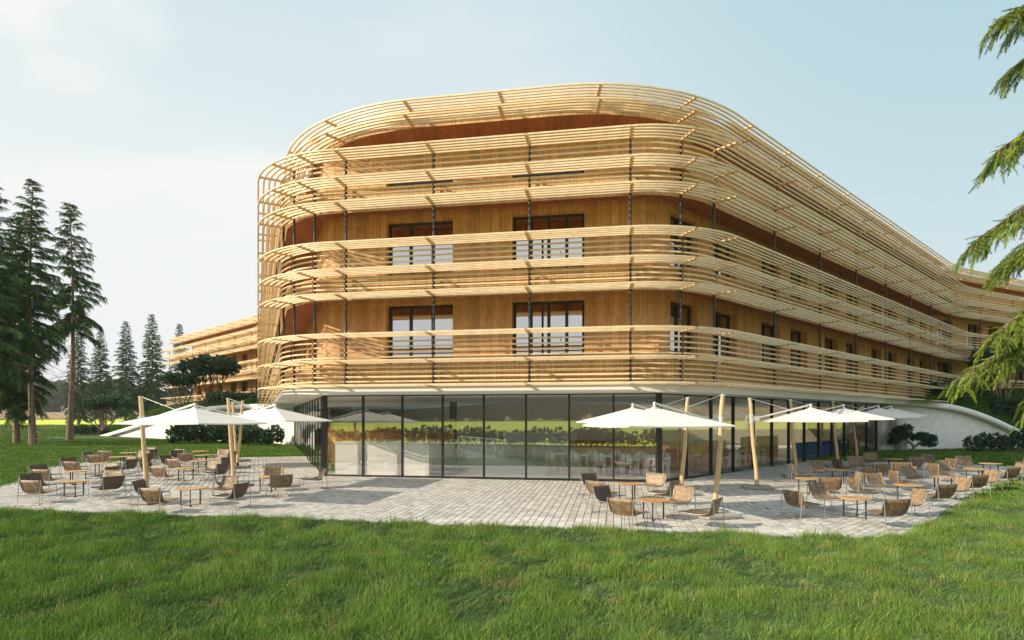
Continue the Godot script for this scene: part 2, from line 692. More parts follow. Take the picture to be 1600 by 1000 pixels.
func rails(levels: Array, lines: Array, w: float, h: float) -> void:
	for y in levels:
		for line in lines:
			var st := tool()
			sweep(st, line, y, w, h)
			put("rail", st, M.rail[rng.randi() % 3], building)


# a straight wall of one storey from a to b (plan), outward side on the right of a->b seen from above; openings [from, to] in metres
func wall_run(a: Vector2, b: Vector2, h0: float, h1: float, openings: Array, sill: float, head: float) -> void:
	var dir := (b - a).normalized()
	var length := a.distance_to(b)
	var out := Vector2(dir.y, -dir.x)
	var thick := 0.6
	var turn := atan2(dir.y, dir.x)
	var st := tool()
	var piece := func(s0: float, s1: float, y0: float, y1: float) -> void:
		if s1 - s0 < 0.01 or y1 - y0 < 0.01:
			return
		var c := a + dir * ((s0 + s1) / 2) - out * (thick / 2)
		box(st, at(V(c.x, c.y, (y0 + y1) / 2), turn), Vector3(s1 - s0, y1 - y0, thick))
	var s := 0.0
	for o in openings:
		piece.call(s, o[0], h0, h1)
		piece.call(o[0], o[1], h0, sill)
		piece.call(o[0], o[1], head, h1)
		s = o[1]
	piece.call(s, length, h0, h1)
	put("wall", st, M.wall, building)
	for o in openings:
		window(a + dir * o[0] - out * 0.4, dir, o[1] - o[0], sill, head, 2 if o[1] - o[0] < 2.5 else 3 if o[1] - o[0] < 2.956 else 4)


# frame, panes and handle in one opening
func window(p: Vector2, dir: Vector2, wide: float, y0: float, y1: float, leaves: int) -> void:
	var out := Vector2(dir.y, -dir.x)
	var turn := atan2(dir.y, dir.x)
	var st := tool()
	var bar := func(s: float, y: float, sw: float, sh: float, depth: float, fwd: float) -> void:
		var c := p + dir * s + out * fwd
		box(st, at(V(c.x, c.y, y), turn), Vector3(sw, sh, depth))
	var mid := (y0 + y1) / 2
	bar.call(0.055, mid, 0.11, y1 - y0, 0.1, 0.0)
	bar.call(wide - 0.055, mid, 0.11, y1 - y0, 0.1, 0.0)
	bar.call(wide / 2, y1 - 0.06, wide - 0.22, 0.12, 0.1, 0.0)
	bar.call(wide / 2, y0 + 0.05, wide - 0.16, 0.1, 0.1, 0.0)
	for k in range(1, leaves):
		bar.call(wide * k / leaves, mid, 0.13, y1 - y0 - 0.2, 0.098, 0.0)
	var f := put("window", st, M.frame, building)
	for k in leaves:
		var s0 := 0.11 if k == 0 else wide * k / leaves + 0.065
		var s1 := wide - 0.11 if k == leaves - 1 else wide * (k + 1) / leaves - 0.065
		st = tool()
		bar = func(s: float, y: float, sw: float, sh: float, depth: float, fwd: float) -> void:
			var c := p + dir * s + out * fwd
			box(st, at(V(c.x, c.y, y), turn), Vector3(sw, sh, depth))
		bar.call((s0 + s1) / 2, mid, s1 - s0 + 0.02, y1 - y0 - 0.18, 0.02, -0.012)
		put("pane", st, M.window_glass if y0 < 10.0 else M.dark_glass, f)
	if leaves >= 3:
		st = tool()
		var c := p + dir * (wide * 2 / 3) + out * 0.075
		box(st, at(V(c.x, c.y, y0 + 1.05), turn), Vector3(0.03, 0.16, 0.05))
		put("handle", st, M.chrome, f)


func build_building() -> void:
	building = thing("timber_building", "long curved three storey building wrapped in pale horizontal wooden rails above a glazed ground floor", "building", V(0, 30, 0))
	building.position = Vector3.ZERO
	# --- rails: three eyebrows of five slats on each storey and upright screens between them
	var flat := []
	for k in 5:
		flat.append(even(-0.035 - 0.225 * k))
	for f in 3:
		rails(BAND[f], flat, 0.07, 0.055)
	var screen := [even(-0.93)]
	for f in 3:
		var b: Array = BAND[f]
		var lv := []
		for k in range(1, 5):
			lv.append(lerpf(b[0], b[1], k / 5.0))
			lv.append(lerpf(b[1], b[2], k / 5.0))
		rails(lv, screen, 0.05, 0.06)
	# --- roof edge: two tiers of five slats
	var roof := []
	for k in 5:
		var e := 0.2 * k
		roof.append(line_at([-1.0 - e, -1.25 - e, -0.32 - e, -0.8 - e, -0.8 - e], [12.0 + e, 9.0 - e, 9.0 - e, 16.0 + e]))
	rails([14.78, 14.26], roof, 0.07, 0.055)
	# --- posts and brackets
	var spots := path_places()
	var arms := []
	var st := tool()
	box(st, at(Vector3.ZERO), Vector3(0.11, 0.07, 1.0))
	st.generate_normals()
	var arm: ArrayMesh = st.commit()
	st = tool()
	tube(st, [Vector3(0, 3.9, 0), Vector3(0, 13.0, 0)], [0.05], 10)
	st.generate_normals()
	var post: ArrayMesh = st.commit()
	st = tool()
	for f in 3:
		var b: Array = BAND[f]
		for k in range(1, 5):
			for j in 2:
				box(st, at(Vector3(0, lerpf(b[j], b[j + 1], k / 5.0), 0.07)), Vector3(0.07, 0.05, 0.1))
	st.generate_normals()
	var clips: ArrayMesh = st.commit()
	for s in spots:
		var p: Vector2 = s[0]
		var out: Vector2 = s[1]
		var turn := atan2(out.x, -out.y)
		var q := p + out * POST_IN
		var o := put_mesh("post", post, M.steel, building)
		o.transform = at(V(q.x, q.y, 0), turn)
		if p.length() < 60.0:
			tag(put_mesh("clips", clips, M.steel, o), "", "", "", "stuff")
		for f in 3:
			for y in BAND[f]:
				arms.append([at(V(p.x - out.x * 0.5, p.y - out.y * 0.5, y - 0.008), turn), p.length()])
	var roof_mid: PackedVector2Array = roof[2]
	var run := 0.0
	var next := 1.0
	for i in roof_mid.size() - 1:
		var a := roof_mid[i]
		var b := roof_mid[i + 1]
		var dir := (b - a).normalized()
		while next < run + a.distance_to(b):
			var p := a + dir * (next - run)
			for y in [14.78, 14.26]:
				arms.append([at(V(p.x + dir.y * -0.08, p.y + dir.x * 0.08, y - 0.012), atan2(dir.y, dir.x)), p.length()])
			next += 3.7
		run += a.distance_to(b)
	arms.sort_custom(func(x, y): return x[1] < y[1])
	var rest := []
	for i in arms.size():
		if i < 300:
			put_mesh("bracket", arm, M.bracket, building).transform = arms[i][0]
		else:
			rest.append(arms[i][0])
	crowd("far_brackets", arm, M.bracket, rest, [], building)
	# --- floor slabs: timber fascia, soffit over the balcony, deck
	for f in 3:
		var b: Array = BAND[f]
		var y0: float = b[0] - 0.03
		var y1: float = b[1] - 0.03
		st = tool()
		band(st, even(FASCIA_IN, 0.8), y0, even(FASCIA_IN, 0.8), y1)
		put("fascia", st, M.fascia, building)
		st = tool()
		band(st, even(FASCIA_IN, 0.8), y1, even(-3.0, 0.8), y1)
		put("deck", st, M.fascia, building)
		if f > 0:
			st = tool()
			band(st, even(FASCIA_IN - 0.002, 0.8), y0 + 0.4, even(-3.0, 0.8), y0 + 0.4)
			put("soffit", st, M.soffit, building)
	# --- roof slab
	var edge := line_at([-2.05, -2.3, -1.35, -1.85, -1.85], [13.0, 8.0, 8.0, 17.0], 1.5)
	var inner := sharp(-14.0, 1.5)
	st = tool()
	band(st, edge, 14.2, inner, 14.2)
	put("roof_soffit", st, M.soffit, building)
	st = tool()
	band(st, edge, 14.2, edge, 14.8)
	band(st, edge, 14.8, inner, 15.0)
	band(st, inner, 15.0, inner, 4.0)
	put("roof", st, M.fascia, building)
	# --- walls with windows, storey by storey
	var line := sharp(WALL_IN, 6.0)
	var corner := [line[0], line[8], line[23], line[38], line[53], line[-1]]
	var heads := [7.42, 10.98, 12.95]
	for f in 3:
		var h0: float = BAND[f][1] - 0.03
		var h1: float = [BAND[1][0] + 0.37, BAND[2][0] + 0.37, 14.2][f]
		var sill := h0 + 0.05
		var head: float = minf(heads[f], h1 - 0.05)
		for k in 5:
			var a: Vector2 = corner[k]
			var b: Vector2 = corner[k + 1]
			var length := a.distance_to(b)
			var open := []
			if k == 2:
				var dir := (b - a).normalized()
				for x in [[-5.38, -2.47], [0.0, 2.92]]:
					open.append([(x[0] - a.x) / dir.x, (x[1] - a.x) / dir.x])
			elif k == 3:
				var start := a.distance_to(Vector2(10.59, 28.1))
				for i in range(-1, 12):
					for e in [[2.3, 4.4], [5.65, 7.75]]:
						var s0: float = start + e[0] + 7.95 * i
						if s0 > 0.1 and s0 + 2.1 < length - 0.1:
							open.append([s0, s0 + 2.1])
			else:
				var i := 0
				while true:
					var s0 := 1.2 + 3.95 * i + (0.6 if i & 1 else 0.0)
					if s0 + 2.1 > length - 0.4:
						break
					open.append([s0, s0 + 2.1])
					i += 1
			wall_run(a, b, h0, h1, open, sill, head)
		# end wall of the left wing
		var e: Vector2 = corner[0]
		var back: Vector2 = sharp(-13.9, 6.0)[0]
		wall_run(back, e, h0, h1, [], sill, head)


# a run of tall panes between mullions from a to b, bottom following the ground
func glazing(a: Vector2, b: Vector2, bay: float, y0: float, y1: float, root: Node, deep := 0.14) -> void:
	var dir := (b - a).normalized()
	var out := Vector2(dir.y, -dir.x)
	var length := a.distance_to(b)
	var n := int(round(length / bay))
	var turn := atan2(dir.y, dir.x)
	var post := tool()
	box(post, at(Vector3(0, (y0 + y1) / 2, 0)), Vector3(0.075, y1 - y0, deep))
	post.generate_normals()
	var post_mesh: ArrayMesh = post.commit()
	var pane := tool()
	box(pane, at(Vector3(0, (y0 + y1) / 2, 0)), Vector3(length / n - 0.07, y1 - y0 - 0.1, 0.016))
	pane.generate_normals()
	var pane_mesh: ArrayMesh = pane.commit()
	for i in n + 1:
		var p := a + dir * (length * i / n)
		if i > 0 and i < n:
			put_mesh("mullion", post_mesh, M.mullion, root).transform = at(V(p.x, p.y, 0), turn)
		if i < n:
			var q := a + dir * (length * (i + 0.5) / n)
			put_mesh("pane", pane_mesh, M.glass, root).transform = at(V(q.x, q.y, 0), turn)
	for y in [y0 + 0.04, y1 - 0.02]:
		var st := tool()
		var c := (a + b) / 2 + out * 0.004
		box(st, at(V(c.x, c.y, y), turn), Vector3(length, 0.08 if y < 1.0 else 0.05, deep * 0.75))
		put("rail_channel", st, M.mullion, root)


func build_ground_floor() -> void:
	var line := sharp(WALL_IN)
	var lc := line[23]
	var rc := line[38]
	var left_end := lc + (Vector2(-28.5, 67.4) - Vector2(-10.05, 23.75)).normalized() * 24.6
	var right_end := rc + Vector2(0.7415, 0.671) * 27.6
	glazing(left_end, lc, 1.62, 0.08, 3.58, building, 0.06)
	glazing(lc, rc, 1.82, 0.08, 3.58, building)
	glazing(rc, right_end, 1.95, 0.08, 3.58, building)
	for p in [lc, rc]:
		var st := tool()
		bevel_box(st, at(V(p.x, p.y, 1.83), 0.17), Vector3(0.2, 3.5, 0.2), 0.01)
		put("corner_post", st, M.mullion, building)
	# concrete edge of the first floor and its underside
	var st := tool()
	var e0 := even(-0.98, 0.8)
	band(st, e0, 3.56, e0, 3.85)
	band(st, e0, 3.85, even(-1.3, 0.8), 3.85)
	put("slab_edge", st, M.concrete, building)
	st = tool()
	band(st, e0, 3.56, sharp(-3.2, 0.8), 3.59)
	put("slab_underside", st, M.concrete, building)
	st = tool()
	band(st, sharp(-3.0), 3.6, sharp(-14.0), 3.6)
	put("ceiling", st, M.ceiling, building)
	st = tool()
	band(st, sharp(-3.0), 4.2, sharp(-14.0), 4.2)
	band(st, sharp(-14.0), 3.6, sharp(-14.0), 4.2)
	put("ground_floor_roof", st, M.bank, building)
	st = tool()
	cap(st, PackedVector2Array([lc, rc, right_end, Vector2(30, 58), Vector2(-20, 62), left_end]), 0.1)
	put("floor", st, M.floor, building)
	# back and side walls of the ground floor
	for w in [[Vector2(-20, 62), Vector2(30, 58)], [Vector2(30, 58), right_end], [left_end, Vector2(-20, 62)]]:
		st = tool()
		quad(st, V(w[0].x, w[0].y, 0), V(w[1].x, w[1].y, 0), V(w[1].x, w[1].y, 5.8), V(w[0].x, w[0].y, 5.8))
		var o := Vector2(0.0, 0.25)
		quad(st, V(w[0].x + o.x, w[0].y + o.y, 0), V(w[1].x + o.x, w[1].y + o.y, 0), V(w[1].x + o.x, w[1].y + o.y, 5.8), V(w[0].x + o.x, w[0].y + o.y, 5.8))
		put("back_wall", st, M.back, building)


func smooth_line(pts: Array, steps := 6) -> Array:
	var c := Curve3D.new()
	for i in pts.size():
		var before: Vector3 = pts[maxi(i - 1, 0)]
		var after: Vector3 = pts[mini(i + 1, pts.size() - 1)]
		var t := (after - before) / 6.0
		c.add_point(pts[i], -t, t)
	var out := []
	for i in pts.size() - 1:
		for k in steps:
			out.append(c.sample(i, float(k) / steps))
	out.append(pts[-1])
	return out


func build_banks() -> void:
	# low white curved walls with a rounded coping either side, earth banked up behind them
	for side in 2:
		var crest: Array
		var top: Array
		if side == 0:
			crest = [V(-15.6, 47.2, 3.92), V(-18.6, 49.6, 3.95), V(-24.2, 53.8, 3.92), V(-29.6, 57.9, 3.78), V(-36.5, 63.2, 3.05), V(-44.0, 68.9, 1.75), V(-50.0, 73.4, 0.75), V(-54.0, 76.5, 0.3)]
			top = [V(-18.2, 46.4, 3.9), V(-20.5, 51.8, 4.1), V(-24.0, 60.0, 4.6), V(-27.6, 67.6, 4.9), V(-34.0, 74.5, 5.0), V(-43.0, 83.0, 4.7), V(-53.0, 92.5, 3.9), V(-66.0, 100.0, 1.2)]
		else:
			crest = [V(25.2, 41.2, 3.92), V(27.6, 42.2, 3.95), V(30.1, 42.9, 3.83), V(32.6, 43.4, 3.46), V(35.1, 43.8, 2.7), V(37.6, 44.2, 1.7), V(40.4, 44.6, 0.85), V(43.5, 45.0, 0.3)]
			top = [V(27.2, 39.4, 3.9), V(29.3, 42.0, 4.0), V(32.2, 44.5, 4.3), V(35.0, 47.0, 4.7), V(39.5, 49.4, 4.9), V(46.0, 52.6, 4.9), V(54.0, 56.6, 4.4), V(66.0, 58.0, 2.0)]
		var c := smooth_line(crest)
		var t := smooth_line(top)
		var w := thing("retaining_wall", ["white curved wall sloping down to the lawn behind the left chairs", "white curved wall running down to the right edge behind two clipped bushes"][side], "wall", crest[3] * Vector3(1, 0, 1), 0.0, "white curved walls either side of the building")
		var inv := -w.position
		# face, set back under the coping
		var st := tool()
		st.set_smooth_group(1)
		for i in c.size() - 1:
			var p: Vector3 = c[i] + inv
			var q: Vector3 = c[i + 1] + inv
			var back := Vector3(0, 0, -0.35)
			var y0 := -0.4
			var pt := Vector3(p.x, maxf(p.y - 0.3, 0.0), p.z)
			var qt := Vector3(q.x, maxf(q.y - 0.3, 0.0), q.z)
			quad(st, Vector3(p.x, y0, p.z) + back, pt + back, qt + back, Vector3(q.x, y0, q.z) + back)
		put("face", st, M.white, w)
		st = tool()
		st.set_smooth_group(1)
		var prof := [Vector2(0.3, -0.42), Vector2(-0.08, -0.42), Vector2(-0.14, -0.36), Vector2(-0.16, -0.2), Vector2(-0.12, -0.05), Vector2(-0.02, 0.0), Vector2(0.5, 0.04), Vector2(0.62, -0.02), Vector2(0.62, -0.3)]
		for i in c.size() - 1:
			for k in prof.size() - 1:
				var e := []
				for z in [[i, k], [i + 1, k], [i + 1, k + 1], [i, k + 1]]:
					var v: Vector2 = prof[z[1]]
					e.append(c[z[0]] + inv + Vector3(0, v.y, -v.x))
				quad(st, e[0], e[3], e[2], e[1])
		put("coping", st, M.white, w)
		# curved leg where the wall meets the slab
		st = tool()
		st.set_smooth_group(1)
		var foot := V(-17.3, 48.6, 0.1) if side == 0 else V(27.0, 41.9, 0.2)
		var head := V(-16.6, 46.9, 3.56) if side == 0 else V(25.4, 41.2, 3.56)
		var last := []
		for i in 9:
			var u := i / 8.0
			var p := head.lerp(foot, u)
			p.x = lerpf(head.x, foot.x, pow(u, 0.45))
			p.y = lerpf(head.y, foot.y, u)
			var now := [p + inv, p + inv + Vector3(0.5, 0, 0.1), p + inv + Vector3(0.55, 0, -0.9), p + inv + Vector3(0.02, 0, -0.8)]
			if last:
				for k in 4:
					quad(st, last[k], last[(k + 1) % 4], now[(k + 1) % 4], now[k])
			last = now
		put("leg", st, M.concrete, w)
		# the bank
		st = tool()
		st.set_smooth_group(1)
		for i in c.size() - 1:
			for k in 8:
				var e := []
				for z in [[i, k], [i + 1, k], [i + 1, k + 1], [i, k + 1]]:
					var u: float = z[1] / 8.0
					var a: Vector3 = c[z[0]] + Vector3(0, -0.06, -0.5)
					var b: Vector3 = t[z[0]]
					var p := a.lerp(b, u)
					p.y = lerpf(a.y, b.y, smoothstep(0.0, 0.8, u)) + 0.08 * noise.get_noise_2d(p.x * 2, p.z * 2) * sin(PI * u)
					e.append(p)
				quad(st, e[0], e[1], e[2], e[3])
				if k == 7:
					# behind its crest the bank runs on under the wing
					quad(st, e[3], e[2], e[2] + Vector3(0, -0.3, -6), e[3] + Vector3(0, -0.3, -6))
		tag(put("bank", st, M.bank), ["grass bank behind the left white wall", "grass bank behind the right white wall"][side], "", "", "structure")
		bank_lines.append([c, t])


var bank_lines := []


# ------------------------------------------------------------------ trees
# a spray of needles: one hanging twig along +z with side twigs
func needle_spray(pairs: int, long: float, width: float, droop: float, sd: int) -> ArrayMesh:
	var r := RandomNumberGenerator.new()
	r.seed = sd
	var st := tool()
	for i in pairs:
		var u := (i + 0.5) / pairs
		for s in [-1, 1]:
			var base := Vector3(0, -droop * u * u, u)
			var ang := r.randf_range(0.5, 1.15)
			var len := long * (1.15 - 0.75 * u) * r.randf_range(0.6, 1.25)
			var dir: Vector3 = Vector3(s * sin(ang), r.randf_range(-0.75, 0.25), cos(ang)).normalized()
			var tip := base + dir * len + Vector3(0, -droop * 0.6 * len, 0)
			var side: Vector3 = dir.cross(Vector3(r.randf_range(-1, 1), 1, r.randf_range(-1, 1))).normalized() * width
			tri(st, base - side, tip, base + side)
			var side2 := dir.cross(side).normalized() * width * 0.8
			tri(st, base - side2 + dir * len * 0.25, tip, base + side2 + dir * len * 0.25)
	var e := Vector3(0, -droop, 1.0)
	tri(st, e + Vector3(-width, 0, -0.2), e + Vector3(0, -0.05, 0.2), e + Vector3(width, 0, -0.2))
	st.generate_normals()
	return st.commit()


func green(k: float, warm := 0.0) -> Color:
	return Color((0.06 + 0.07 * warm) * k, (0.14 + 0.05 * warm) * k, (0.058 - 0.018 * warm) * k)


# a spruce: trunk, limbs and sprays; base is the height of the lowest live branch
func spruce(label: String, where: Vector3, tall: float, base: float, reach: float, sd: int, dense: float, bare: int, group: String, fine := 1.0) -> Node3D:
	var r := RandomNumberGenerator.new()
	r.seed = sd
	var root := thing("spruce_tree", label, "tree", where, 0.0, group)
	var st := tool()
	var pts := []
	var rad := []
	var bend := Vector3(r.randf_range(-1, 1), 0, r.randf_range(-1, 1)) * tall * 0.012
	for i in 9:
		var u := i / 8.0
		pts.append(Vector3(0, u * tall * 0.985, 0) + bend * sin(u * PI) + Vector3(0, -0.3 if i == 0 else 0.0, 0))
		rad.append(tall * 0.0115 * (1.0 - 0.93 * u) * (1.3 if i == 0 else 1.0))
	tube(st, pts, rad, 9)
	put("trunk", st, M.bark, root)
	var limbs := tool()
	var places := []
	var colors := []
	var y := base
	while y < tall * 0.985:
		var u := (y - base) / (tall - base)
		var ring := 5 if u < 0.85 else 4
		var phase := r.randf() * TAU
		for b in ring:
			if r.randf() > dense:
				continue
			var az := phase + TAU * b / ring + r.randf_range(-0.35, 0.35)
			var len := reach * (pow(1.0 - u, 0.78) * 0.95 + 0.05) * r.randf_range(0.68, 1.15) * (0.62 + 0.38 * smoothstep(0.0, 0.16, u))
			var out := Vector3(sin(az), 0, cos(az))
			var p0 := Vector3(0, y + r.randf_range(-0.1, 0.1), 0) + bend * sin(y / tall * PI)
			var rise := lerpf(0.02, 0.55, u)
			var fall := lerpf(0.42, 0.12, u)
			var curve := []
			for k in 5:
				var t := k / 4.0
				curve.append(p0 + out * len * t + Vector3(0, len * (rise * t - fall * t * t), 0))
			tube(limbs, curve, [0.045, 0.034, 0.024, 0.014, 0.006], 4)
			var n := maxi(4, int(len * 4.6 * fine))
			for k in n:
				var t := 0.14 + 0.86 * (k + r.randf()) / n
				var f := t * 4.0
				var i := mini(int(f), 3)
				var p: Vector3 = curve[i].lerp(curve[i + 1], f - i)
				var along: Vector3 = (curve[i + 1] - curve[i]).normalized()
				for s in [-1, 1]:
					var dir: Vector3 = (along * r.randf_range(0.4, 1.0) + out.cross(Vector3.UP) * s * r.randf_range(0.2, 0.95) + Vector3(0, r.randf_range(-0.65, -0.05), 0)).normalized()
					var size := r.randf_range(0.55, 1.15) * (0.45 + 0.55 * (1.0 - u)) / sqrt(fine)
					var x := Vector3.UP.cross(dir).normalized()
					var bs := Basis(x, dir.cross(x), dir) * Basis(Vector3(0, 0, 1), r.randf_range(-0.6, 0.6))
					places.append(Transform3D(bs.scaled_local(Vector3.ONE * size), p))
					colors.append(green(r.randf_range(0.6, 1.3), r.randf_range(0.0, 0.7)))
		y += lerpf(0.55, 0.3, u) * tall / 22.0
	# dead lower limbs
	for k in bare:
		var az := r.randf() * TAU
		var y0 := r.randf_range(base * 0.3, base * 1.15)
		var len := reach * r.randf_range(0.3, 0.75)
		var out := Vector3(sin(az), 0, cos(az))
		var c := []
		for i in 4:
			var t := i / 3.0
			c.append(Vector3(0, y0 - len * 0.35 * t * t, 0) + out * len * t + Vector3(r.randf_range(-0.1, 0.1), 0, r.randf_range(-0.1, 0.1)) * t)
		tube(limbs, c, [0.03, 0.02, 0.013, 0.006], 4)
		for i in 3:
			var q: Vector3 = c[1 + i % 3]
			tube(limbs, [q, q + out * 0.5 + Vector3(r.randf_range(-0.5, 0.5), -0.35, r.randf_range(-0.5, 0.5))], [0.012, 0.005], 3)
	tag(put("branches", limbs, M.bark, root), "", "", "", "stuff")
	crowd("needles", spray_far, M.needle, places, colors, root)
	return root


var spray_far: ArrayMesh
var spray_near: ArrayMesh
var tuft: ArrayMesh
var leaf_clump: ArrayMesh


# a round tuft of pointed leaves
func leaf_tuft(n: int, long: float, wide: float, sd: int) -> ArrayMesh:
	var r := RandomNumberGenerator.new()
	r.seed = sd
	var st := tool()
	for i in n:
		var y := r.randf_range(-0.35, 1.0)
		var a := r.randf() * TAU
		var dir := Vector3(cos(a) * sqrt(1 - y * y), y, sin(a) * sqrt(1 - y * y))
		var side := dir.cross(Vector3(r.randf_range(-1, 1), r.randf_range(-1, 1), r.randf_range(-1, 1))).normalized() * wide
		var b := dir * 0.12
		var t := dir * long * r.randf_range(0.7, 1.2)
		var mid := b.lerp(t, 0.55)
		tri(st, b, mid + side, t)
		tri(st, b, t, mid - side)
	st.generate_normals()
	return st.commit()


func flat_leaves(n: int, spread: float, size: float, sd: int) -> ArrayMesh:
	var r := RandomNumberGenerator.new()
	r.seed = sd
	var st := tool()
	for i in n:
		var p : Vector3 = Vector3(r.randf_range(-1, 1), r.randf_range(-0.7, 0.7), r.randf_range(-1, 1)) * spread
		var a := Vector3(r.randf_range(-1, 1), r.randf_range(-0.6, 0.6), r.randf_range(-1, 1)).normalized() * size * r.randf_range(0.6, 1.3)
		var b := a.cross(Vector3(r.randf_range(-1, 1), r.randf_range(-1, 1), r.randf_range(-1, 1))).normalized() * size * 0.6
		tri(st, p - a, p + b, p + a)
		tri(st, p - a, p + a, p - b)
	st.generate_normals()
	return st.commit()


# leaf tufts over the shells of several lobes
func lobes(list: Array, per: float, size: float, r: RandomNumberGenerator, places: Array, colors: Array, tone: Array) -> void:
	for l in list:
		var c: Vector3 = l[0]
		var rad: Vector3 = l[1]
		var n := int(per * (rad.x * rad.y + rad.y * rad.z + rad.x * rad.z))
		for i in n:
			var y := r.randf_range(-0.8, 1.0)
			var a := r.randf() * TAU
			var k := sqrt(1.0 - y * y)
			var dir := Vector3(cos(a) * k, y, sin(a) * k)
			var p := c + dir * rad * pow(r.randf(), 0.22) * (1.0 + 0.16 * noise.get_noise_3d(dir.x * 5 + c.x, dir.y * 5, dir.z * 5 + c.z))
			var up := (dir + Vector3(0, 0.5, 0) + Vector3(r.randf_range(-1, 1), r.randf_range(-1, 1), r.randf_range(-1, 1)) * 0.5).normalized()
			var x := up.cross(Vector3(0.3, 0.1, 1)).normalized()
			places.append(Transform3D(Basis(x, up, x.cross(up)).scaled_local(Vector3.ONE * size * r.randf_range(0.65, 1.3)), p))
			var g := r.randf_range(0.6, 1.35)
			colors.append(Color(tone[0] * g, tone[1] * g, tone[2] * g))


# garden pine clipped into a flat crown on several winding stems
func clipped_pine(label: String, where: Vector3, wide: float, tall: float, sd: int, per: float, stems: int) -> Node3D:
	var r := RandomNumberGenerator.new()
	r.seed = sd
	var root := thing("clipped_pine", label, "tree", where)
	var st := tool()
	var list := []
	for s in stems:
		var az := TAU * s / stems + r.randf_range(-0.4, 0.4)
		var far := wide * 0.36 * (0.25 + 0.75 * float(s % 3) / 2.0)
		var top := Vector3(sin(az) * far, tall * r.randf_range(0.62, 0.72), cos(az) * far * 0.7)
		var c := []
		for i in 7:
			var t := i / 6.0
			var p := top * Vector3(pow(t, 0.7), t, pow(t, 0.7)) + Vector3(sin(t * 9.0 + s * 2.0), 0, cos(t * 8.0 + s)) * wide * 0.018 * sin(t * PI)
			c.append(p + Vector3(sin(az), 0, cos(az)) * 0.08)
		tube(st, c, [tall * 0.024, tall * 0.02, tall * 0.017, tall * 0.014, tall * 0.012, tall * 0.009, tall * 0.006], 5)
		for k in 3:
			var q: Vector3 = c[4]
			var e := top + Vector3(r.randf_range(-1, 1) * wide * 0.16, tall * r.randf_range(0.0, 0.12), r.randf_range(-1, 1) * wide * 0.14)
			tube(st, [q, q.lerp(e, 0.5) + Vector3(0, 0.05, 0), e], [tall * 0.01, tall * 0.007, tall * 0.004], 4)
			list.append([e + Vector3(0, tall * 0.08, 0), Vector3(wide * r.randf_range(0.11, 0.19), tall * r.randf_range(0.1, 0.16), wide * r.randf_range(0.11, 0.18))])
	put("stems", st, M.bark, root)
	var places := []
	var colors := []
	lobes(list, per, tall * 0.06, r, places, colors, [0.055, 0.11, 0.066])
	crowd("crown", tuft, M.leaf, places, colors, root)
	return root


# rounded evergreen bush of leaf rosettes
func bush(label: String, where: Vector3, size: Vector3, sd: int, group := "", per := 150.0, tone := [0.05, 0.10, 0.052], called := "evergreen_bush") -> Node3D:
	var r := RandomNumberGenerator.new()
	r.seed = sd
	var root := thing(called, label, "bush", where, 0.0, group)
	var st := tool()
	var list := []
	var n := maxi(3, int(size.x / size.y * 2.2))
	for i in n:
		var x := (float(i) / maxi(n - 1, 1) - 0.5) * size.x * 0.78
		var h := size.y * r.randf_range(0.55, 0.8)
		var c := Vector3(x + r.randf_range(-0.1, 0.1), h * 0.75, r.randf_range(-0.25, 0.25) * size.z)
		list.append([c, Vector3(size.x / n * r.randf_range(0.65, 0.95), h * 0.6, size.z * 0.42)])
		tube(st, [Vector3(x * 0.5, -0.1, 0), c * Vector3(0.8, 0.5, 0.6), c], [size.y * 0.03, size.y * 0.02, size.y * 0.01], 5)
	put("stems", st, M.bark, root)
	var places := []
	var colors := []
	lobes(list, per / (size.y * 0.5 + 0.5), size.y * 0.12, r, places, colors, tone)
	crowd("leaves", tuft, M.leaf, places, colors, root)
	return root


# cloud-pruned little pine with a crooked trunk and separate pads
func crooked_pine(label: String, where: Vector3, sd: int, grow: float) -> Node3D:
	var r := RandomNumberGenerator.new()
	r.seed = sd
	var root := thing("crooked_pine", label, "tree", where)
	var st := tool()
	var c := [Vector3(0, -0.1, 0), Vector3(0.06, 0.25, 0), Vector3(-0.12, 0.5, 0.05), Vector3(-0.5, 0.78, 0), Vector3(-0.75, 1.15, 0.05)]
	var e := [Vector3(0.06, 0.25, 0), Vector3(0.35, 0.5, 0.1), Vector3(0.7, 0.62, 0), Vector3(0.95, 0.85, -0.05)]
	var f := [Vector3(-0.12, 0.5, 0.05), Vector3(-0.7, 0.55, 0.05), Vector3(-1.15, 0.5, 0)]
	for l in [[c, 0.1], [e, 0.075], [f, 0.05]]:
		var p := []
		for v in smooth_line(l[0], 4):
			p.append(v * grow)
		var rad := []
		for i in p.size():
			rad.append(l[1] * grow * (1.0 - 0.7 * i / p.size()))
		tube(st, p, rad, 7)
	put("trunk", st, M.bark, root)
	var list := []
	for q in [[-0.75, 1.25, 0.42, 0.26], [-0.45, 1.4, 0.34, 0.22], [-1.1, 0.95, 0.36, 0.22], [-1.2, 0.58, 0.3, 0.16], [-0.3, 0.95, 0.4, 0.22], [0.25, 0.85, 0.38, 0.2], [0.7, 0.9, 0.42, 0.24], [1.05, 0.75, 0.38, 0.24], [1.1, 0.45, 0.3, 0.18], [0.75, 0.5, 0.3, 0.16], [-0.95, 0.72, 0.3, 0.18]]:
		list.append([Vector3(q[0], q[1], r.randf_range(-0.15, 0.15)) * grow, Vector3(q[2], q[3], q[2] * 0.8) * grow])
	var places := []
	var colors := []
	lobes(list, 330.0 / (grow * grow), 0.11 * grow, r, places, colors, [0.045, 0.09, 0.05])
	crowd("pads", tuft, M.leaf, places, colors, root)
	return root


